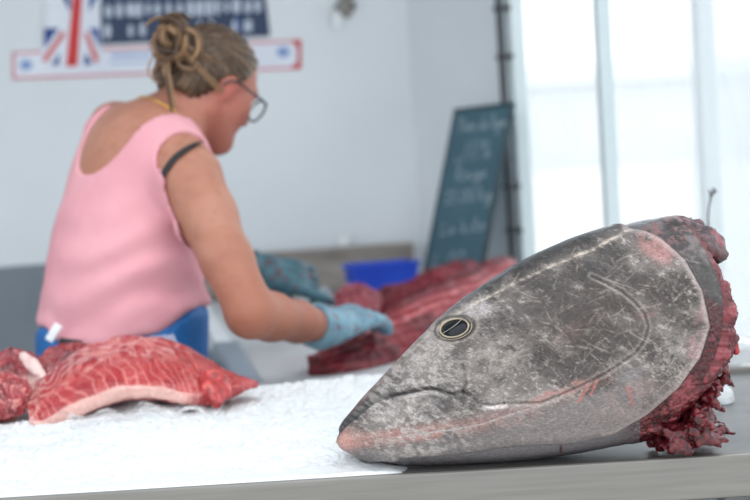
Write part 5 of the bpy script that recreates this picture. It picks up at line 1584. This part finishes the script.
# ------------------------------------------------------------------ blue ribbed tray
def ribbed_tray(root, w, l, h, mat):
    n = 28; V = []; Fc = []
    prof = []
    per = []
    for k in range(4 * n):
        side, q = divmod(k, n); a = q / n
        x, y = ((-.5 + a, -.5), (.5, -.5 + a), (.5 - a, .5), (-.5, .5 - a))[side]
        bump_ = 0.5 + 0.5 * math.cos(a * 2 * PI * (9 if side % 2 == 0 else 6)); per.append((x, y, side, bump_))
    rows = ((0.0, 0.0, 0.93), (0.0, 1.0, 0.94), (0.12, 1.0, 0.95), (0.85, 1.0, 0.98), (0.88, 0.0, 1.03), (1.0, 0.0, 1.04), (1.0, 0.0, 0.99), (0.15, 0.0, 0.90))
    for zz, rb, sc in rows:
        for x, y, side, b in per:
            o = 0.003 * rb * b; nx_, ny_ = ((0, -1), (1, 0), (0, 1), (-1, 0))[side]
            V.append((x * w * sc + nx_ * o, y * l * sc + ny_ * o, zz * h))
    m = 4 * n
    for r_ in range(len(rows) - 1):
        for k in range(m): Fc.append((r_ * m + k, r_ * m + (k + 1) % m, (r_ + 1) * m + (k + 1) % m, (r_ + 1) * m + k))
    Fc.append(tuple(range(m - 1, -1, -1))); Fc.append(tuple((len(rows) - 1) * m + k for k in range(m)))
    return V, Fc
tp = PZ(383, 304, TT)
tr = empty('blue_tray', (tp.x, tp.y, TT + 0.0005), YAW)
v, f = ribbed_tray(tr, 0.168, 0.13, 0.108, M_bluep)
o = mesh_obj('tray_body', v, f, M_bluep, None, smooth=False); o.parent = tr
for s in (1, -1):
    g = tube_geo(smooth_path([(s * 0.086, -0.03, 0.100), (s * 0.098, -0.025, 0.103), (s * 0.102, 0, 0.104), (s * 0.098, 0.025, 0.103), (s * 0.086, 0.03, 0.100)], 16), 0.004, 8)
    o = mesh_obj('handle', g[0], g[1], M_bluep); o.parent = tr
tag(tr, 'blue ribbed plastic tray on the work table by the backsplash', 'tray')

# clear crumpled bag beside it
bp = PZ(322, 310, TT); M_bag = mat_film('crumpled_film', (226, 234, 238), 0.45, 0.2)
bpn = A_(bp)
bg_ = blob_mesh('plastic_bag', [(bpn + [-0.02, 0, 0.02], bpn + [0.02, 0.01, 0.022], 0.024, 0.02, 0.02), (bpn + [0.0, 0, 0.03], bpn + [0.005, 0, 0.05], 0.02, 0.012, 0.02), (bpn + [0.03, 0.0, 0.012], bpn + [0.05, -0.005, 0.010], 0.014, 0.008, 0.02)], 0.003, M_bag, None, lambda V: np.ones(V.shape), (45, 0.012, 120, 0.004), 1, TT + 0.0006, 7)
tag(bg_, 'small crumpled clear plastic bag on the work table near the blue tray', 'plastic bag')

# white clip on the backsplash ledge
kl = PWALL(345, 249, 0.03); kz = 1.0455
kc = empty('plastic_clip', (kl.x, kl.y, kz), YAW)
bm = bmesh.new(); box(bm, (0, 0, 0.015), (0.034, 0.012, 0.030), bevel=0.004); o = bm_obj('clip_body', bm, M_white); o.parent = kc
bm = bmesh.new(); box(bm, (0.004, -0.009, 0.020), (0.012, 0.006, 0.026), bevel=0.002); o = bm_obj('lever', bm, M_white); o.parent = kc
tag(kc, 'small white plastic clip standing on the backsplash ledge', 'clip')

# hook with a tag near the top of the wall
hk = empty('wall_hook', tuple(PWALL(345, 5, 0.0)))
M_hook = mat_noise('worn_metal', (120, 116, 112), (158, 156, 152), 30.0, 0.45, metal=0.4)
def wp(u, v_, off): return tuple(PWALL(u, v_, off))
g = [flat_poly([[(338, -16), (352, -17), (354, 12), (348, 19), (340, 14)]], 0.0005, 0.008)]
v, f = merge(g); mesh_obj('plate', v, f, M_hook, hk, smooth=False)
v, f = tube_geo(smooth_path([wp(349, -4, 0.008), wp(351, 2, 0.03), wp(353, 8, 0.036), wp(354, 3, 0.05)], 18), 0.006, 10); mesh_obj('hook', v, f, M_hook, hk)
v, f = tube_geo(smooth_path([wp(341, 0, 0.008), wp(339, 5, 0.025), wp(338, 10, 0.03), wp(336, 6, 0.042)], 18), 0.006, 10); mesh_obj('hook', v, f, M_hook, hk)
tag(hk, 'worn metal double hook screwed high on the white wall', 'hook')
tg = empty('paper_tag', wp(337, 18, 0.03))
v, f = flat_poly([[(333, 11), (340, 10.5), (341, 26), (334, 27)]], 0.026, 0.0015); mesh_obj('tag_card', v, f, M_white, tg, smooth=False)
v, f = tube_geo([wp(337, 12, 0.0272), wp(338, 9, 0.030), wp(338.5, 8, 0.0365)], 0.0012, 6); mesh_obj('string', v, f, M_hook, tg)
tag(tg, 'white paper tag hanging from the metal wall hook', 'tag')

# plastic sheet draped over the left edge of the work table
M_drape = mat_film('hazy_sheet', (196, 208, 218), 0.72, 0.3)
G3 = np.zeros((46, 60, 3))
for i in range(46):
    for j in range(60):
        a = i / 45; b = 0.03 + 0.62 * j / 59
        fl2 = 0.006 * math.sin(b * 30 + 2 * a) + 0.004 * math.sin(b * 71 + 1.3)
        if a < 0.12: x = 0.045 - a / 0.12 * 0.053; z = TT + 0.011
        else:
            q = (a - 0.12) / 0.88; x = -0.010 - (0.011 + fl2) * min(1, q * 3) - 0.012 * q ** 0.8; z = TT + 0.011 - 0.010 * min(1, q * 6) - 0.40 * q
        p = tb(x, b); G3[i, j] = (p[0], p[1], z)
o = sheet('plastic_sheet', G3, 0.001, M_drape)
tag(o, 'hazy plastic sheet draped over the work table edge beside the blue apron', 'plastic sheet')

# plastic film hanging inside the window at the right
M_film = mat_film('hanging_film', (240, 244, 246), 0.42, 0.18, 0.6)
G4 = np.zeros((90, 70, 3))
tt_ = np.linspace(1.18, 1.80, 70); zz_ = np.linspace(0.935, 2.45, 90)
TT_, ZZ_ = np.meshgrid(tt_, zz_)
cr_ = 0.045 * (fbm(TT_ * 4, ZZ_ * 2.2, TT_ * 0, 3, 300) - 0.5) + 0.03 * np.abs(fbm(TT_ * 9 + ZZ_ * 4, ZZ_ * 5, TT_ * 0, 3, 301) - 0.5)
for i in range(90):
    for j in range(70):
        x, y = win(tt_[j], -0.075 + cr_[i, j]); G4[i, j] = (x, y, zz_[i])
hf = empty('plastic_film', (float(G4[0, :, 0].mean()), float(G4[0, :, 1].mean()), 0.935))
sheet('film', G4, 0.0008, M_film, hf)
for t_ in (1.25, 1.7):
    x, y = win(t_, -0.075); x2, y2 = win(t_, -0.012)
    v, f = tube_geo([(x, y, 2.44), (x2, y2, 2.5)], 0.003, 6); mesh_obj('hanger', v, f, M_black, hf)
tag(hf, 'crinkled clear plastic film hanging by the window at the photo right edge', 'plastic film')
d0_ = 2.74
v, f = merge([tube_geo(smooth_path([P(709, 236, d0_), P(708, 220, d0_), P(709, 207, d0_), P(711, 197, d0_), P(709, 190, d0_)], 20), 0.0016, 6), tube_geo(smooth_path([P(710, 199, d0_), P(713, 194, d0_), P(717, 191, d0_)], 10), 0.0014, 6), tube_geo(smooth_path([P(710, 196, d0_), P(714, 191, d0_), P(713, 188, d0_)], 10), 0.0022, 6)])
o = mesh_obj('wire_tie', v, f, M_black, hf)

# small clear plastic cover propped up behind the loin
M_lid = mat_film('clear_lid', (226, 226, 236), 0.35, 0.15, 0.6)
G5 = np.zeros((14, 20, 3)); c0, c1, c2, c3 = P(142, 352, 2.56), P(182, 356, 2.56), P(174, 334, 2.59), P(150, 336, 2.59)
for i in range(14):
    for j in range(20):
        a = i / 13; b = j / 19
        p = c0.lerp(c1, b).lerp(c3.lerp(c2, b), a); p = p + Vector((0, -0.006 * math.sin(b * PI), 0)); G5[i, j] = p
o = sheet('plastic_cover', G5, 0.0012, M_lid)
tag(o, 'clear plastic cover propped up behind the marbled loin', 'plastic cover')
# ================================================================== light
w = bpy.data.worlds.new('sky'); SC.world = w; w.use_nodes = True
nt = w.node_tree; bg = nt.nodes['Background']
tc = nt.nodes.new('ShaderNodeTexCoord'); sx = nt.nodes.new('ShaderNodeSeparateXYZ')
rp = nt.nodes.new('ShaderNodeValToRGB')
rp.color_ramp.elements[0].position = 0.45; rp.color_ramp.elements[0].color = (0.55, 0.57, 0.58, 1)
rp.color_ramp.elements[1].position = 0.62; rp.color_ramp.elements[1].color = (0.88, 0.945, 1.0, 1)
e = rp.color_ramp.elements.new(0.505); e.color = (0.95, 0.98, 1.0, 1)
mp = nt.nodes.new('ShaderNodeMapRange'); mp.inputs[1].default_value = -1; mp.inputs[2].default_value = 1
nt.links.new(tc.outputs['Generated'], sx.inputs[0]); nt.links.new(sx.outputs['Z'], mp.inputs[0]); nt.links.new(mp.outputs[0], rp.inputs[0])
nt.links.new(rp.outputs[0], bg.inputs['Color']); bg.inputs['Strength'].default_value = 2.0
sun = bpy.data.lights.new('sun', 'SUN'); sun.energy = 0.6; sun.angle = math.radians(25); sun.color = (1.0, 0.96, 0.90)
so = bpy.data.objects.new('sun', sun); COL.objects.link(so)
so.rotation_euler = Vector((-0.35, 0.45, -1.0)).to_track_quat('-Z', 'Y').to_euler()
vs_ = SC.view_settings
SC.display_settings.display_device = 'sRGB'
vs_.view_transform = 'Standard'; vs_.look = 'None'; vs_.gamma = 1.0; vs_.use_curve_mapping = False; vs_.exposure = 0.0
